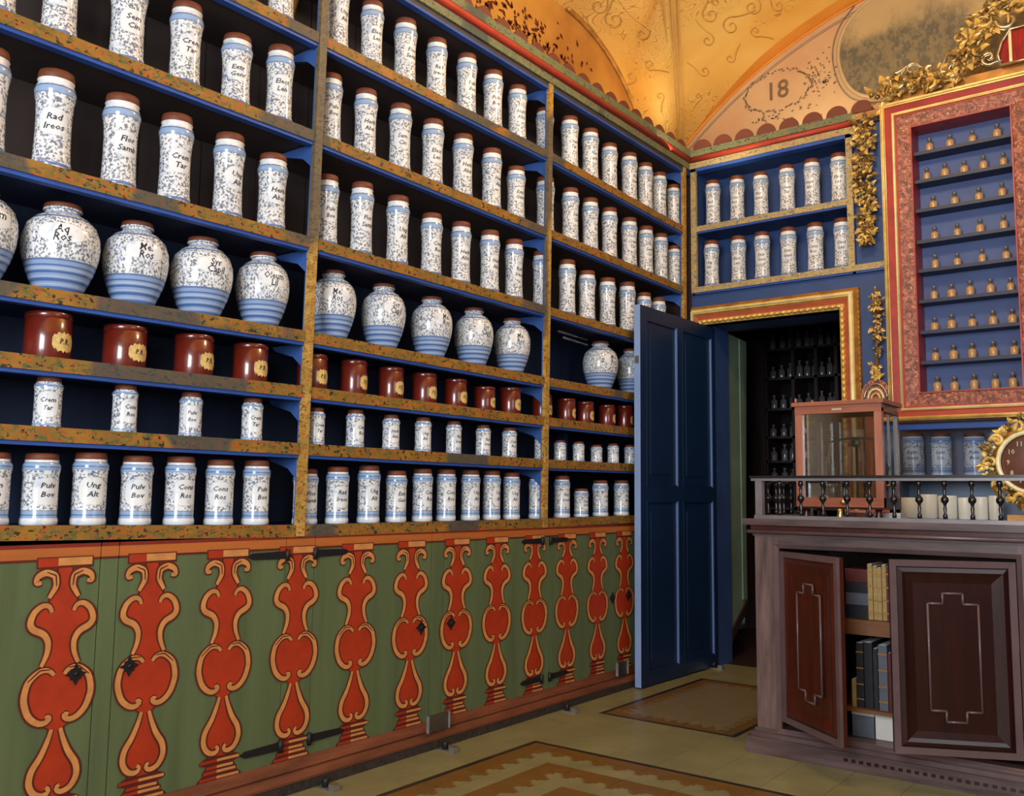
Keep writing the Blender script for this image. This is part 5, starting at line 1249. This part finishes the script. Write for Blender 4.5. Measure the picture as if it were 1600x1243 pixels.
box('glass_pane', a+t_, b_-t_, fy+.012, fy+.015, zb2+.038, zt2-.045, 'glass', bc_); box('glass_pane', b_-.016, b_-.013, fy+.028, fy+dp-.02, zb2+.038, zt2-.045, 'glass', bc_)
box('glass_pane', a+.013, a+.016, fy+.028, fy+dp-.02, zb2+.038, zt2-.045, 'glass', bc_); box('glass_pane', a+.02, b_-.02, fy+dp-.010, fy+dp-.007, zb2+.03, zt2-.045, 'glass', bc_)
for x in (a+.03, b_-.03, (a+b_)/2):
    for yy in ((fy+.03, fy+dp-.03) if x != (a+b_)/2 else (fy+.01,)): MB().lathe([(.014, .896), (.016, .905), (.011, .92), (.014, zb2-.008)], 'brass' if x == (a+b_)/2 else 'mahogany', 12, (x, yy, 0)).build('foot', bc_)
MB().lathe([(.010, -.006), (.013, -.010), (.010, -.018), (.003, -.022)], 'brass', 12, ((a+b_)/2+.02, fy, zb2+.02), True, 'y').build('drawer_knob', bc_)
set_base(bc_, ((a+b_)/2, fy+dp/2, .896))
ba = empty('balance_scale'); tag(ba, 'brass beam balance with two pans inside the reddish glass case', 'balance')
cx_ = a+(b_-a)*.60; cy_ = fy+.13; zt3 = zb2+.27
MB().lathe([(.05, zb2), (.05, zb2+.01), (.012, zb2+.02), (.006, zb2+.03), (.0055, zt3), (.009, zt3+.005), (.002, zt3+.02)], 'iron', 12, (cx_, cy_, 0)).build('column', ba)
mb = MB(); mb.tube([(cx_-.115, cy_, zt3+.002), (cx_-.05, cy_, zt3+.014), (cx_, cy_, zt3+.018), (cx_+.05, cy_, zt3+.014), (cx_+.115, cy_, zt3+.002)], .0045, 'brass_green', 6); mb.build('beam', ba)
for k in range(5): pass
mb = MB(); mb.lathe([(.003, -.004), (.017, -.003), (.019, 0), (.017, .003), (.003, .004)], 'brass_green', 16, (cx_, cy_-.012, zt3-.004), True, 'y'); mb.build('index_plate', ba)
for s_ in (-1, 1):
    x = cx_+s_*.113; pz = zb2+.09
    mb = MB()
    for da in (0, 2.1, 4.2): mb.tube([(x, cy_, zt3), (x+.03*cos(da), cy_+.03*sin(da), pz)], .0012, 'brass', 4)
    mb.build('hanger', ba)
    MB().lathe([(.004, pz-.01), (.025, pz-.006), (.033, pz+.002), (.031, pz+.003), (.022, pz-.004), (.002, pz-.008)], 'brass', 16, (x, cy_, 0), False).build('pan', ba)
    mb = MB(); mb.tube([(x, cy_-.05, zb2), (x, cy_-.05, zt3-.06)], .006, 'steel', 8); mb.build('support_rod', ba)
set_base(ba, (cx_, cy_, zb2))
# papers and small things on the counter
for i, (px, w, mt, d) in enumerate(((1385, .11, 'paper_white', .10), )):
    p = W(px, 802, 1, 3.95); e = empty('paper_stack', (p.x, 3.95, .896))
    for k in range(2): MB().box(-w/2+.004*k, w/2, 0, d, .014*k, .014*k+.013, mt).build('sheet_block', e)
    tag(e, 'white stack of papers lying on the counter beside the balance case', 'papers')
e = empty('small_box', (W(1340, 800, 1, 3.66).x, 3.66, .896)); MB().box(-.03, .03, 0, .05, 0, .03, 'mahogany').build('box_body', e); MB().box(-.031, .031, -.001, .051, .03, .038, 'cherry_top').build('lid', e)
tag(e, 'small brown wooden box on the counter in front of the balance case', 'box')
# clock
ck = empty('carved_clock'); tag(ck, 'round clock in a carved gilded frame, standing at the end of the counter', 'clock')
cyk = 3.95; c_ = W(1614, 722, 1, cyk); R_ = W(1564, 722, 1, cyk); rd = (c_-R_).length
MB().lathe([(rd*1.0, 0), (rd*1.0, -.012), (rd*.93, -.016), (.001, -.017)], 'clock_face', 40, c_, True, 'y').build('dial', ck)
for k in range(12):
    a_ = 2*pi*k/12; vs_, fs = text_mesh(['12', '1', '2', '3', '4', '5', '6', '7', '8', '9', '10', '11'][k], rd*.24, 0, 1)
    MB().add([(c_.x+rd*.74*sin(a_)+x, c_.y-.0185, c_.z+rd*.74*cos(a_)+y) for x, y, _ in vs_], fs, 'clock_mark').build('hour_numeral', ck)
for a_, l_ in ((0.9, .5), (3.6, .7)): MB().tube([(c_.x, c_.y-.021, c_.z), (c_.x+rd*l_*sin(a_), c_.y-.021, c_.z+rd*l_*cos(a_))], .0025, 'iron', 5).build('hand', ck)
mb = MB(); rs = random.Random(4)
mb.tube([(c_.x+rd*1.06*cos(t), cyk-.02, c_.z+rd*1.06*sin(t)) for t in [2*pi*k/40 for k in range(41)]], .010, 'gold_pale', 7); mb.build('bezel', ck)
mb = MB()
mb.lathe([(rd*1.02, 0.0), (rd*1.3, 0.0), (rd*1.3, .02), (rd*1.02, .02)], 'gold_dark', 32, c_, False, 'y')
for k in range(190):
    t = rs.uniform(0, 2*pi); rr = rd*rs.uniform(1.12, 1.5); p = Vector((c_.x+rr*cos(t), cyk-.01-rs.random()*.03, max(.905, c_.z+rr*sin(t))))
    if rs.random() < .6: leaf3(mb, p, Vector((cos(t), -.4, sin(t)))+Vector((rs.uniform(-.8, .8), 0, rs.uniform(-.8, .8))), OUT, rs.uniform(.025, .045), rs.uniform(.008, .014), rs.choice(('gold_carved', 'gold', 'gold_carved')))
    else: blob(mb, p, rs.uniform(.006, .011), rs.choice(('gold_carved', 'gold_pale')))
for k in range(10):
    t = 2*pi*k/10; cscroll(mb, c_.x+rd*1.3*cos(t), cyk-.025, max(.93, c_.z+rd*1.3*sin(t)), .026, 1.1, t, 1, .007, 'gold')
tag(mb.build('carved_surround', ck), kind='stuff')
MB().box(c_.x-.09, c_.x+.09, cyk-.03, cyk+.06, .896, .925, 'gold_dark').build('foot', ck)
set_base(ck, (c_.x, cyk, .896))

# made-up hanging lamp out of view, added to account for the vault light
ch = empty('added_chandelier', (1.35, 3.1, 3.0)); tag(ch, 'added brass hanging lamp, unseen, under the middle of the gold vault', 'added_chandelier')
MB().tube([(0, 0, .14), (0, 0, .92)], .008, 'brass', 6).build('rod', ch); MB().lathe([(.02, -.12), (.06, -.05), (.03, .05), (.05, .1), (.01, .16)], 'brass', 14).build('body', ch)
for k in range(6):
    t = 2*pi*k/6; MB().tube([(0.03*cos(t), .03*sin(t), 0), (.15*cos(t), .15*sin(t), -.08), (.26*cos(t), .26*sin(t), .0), (.26*cos(t), .26*sin(t), .05)], .007, 'brass', 6).build('arm', ch)
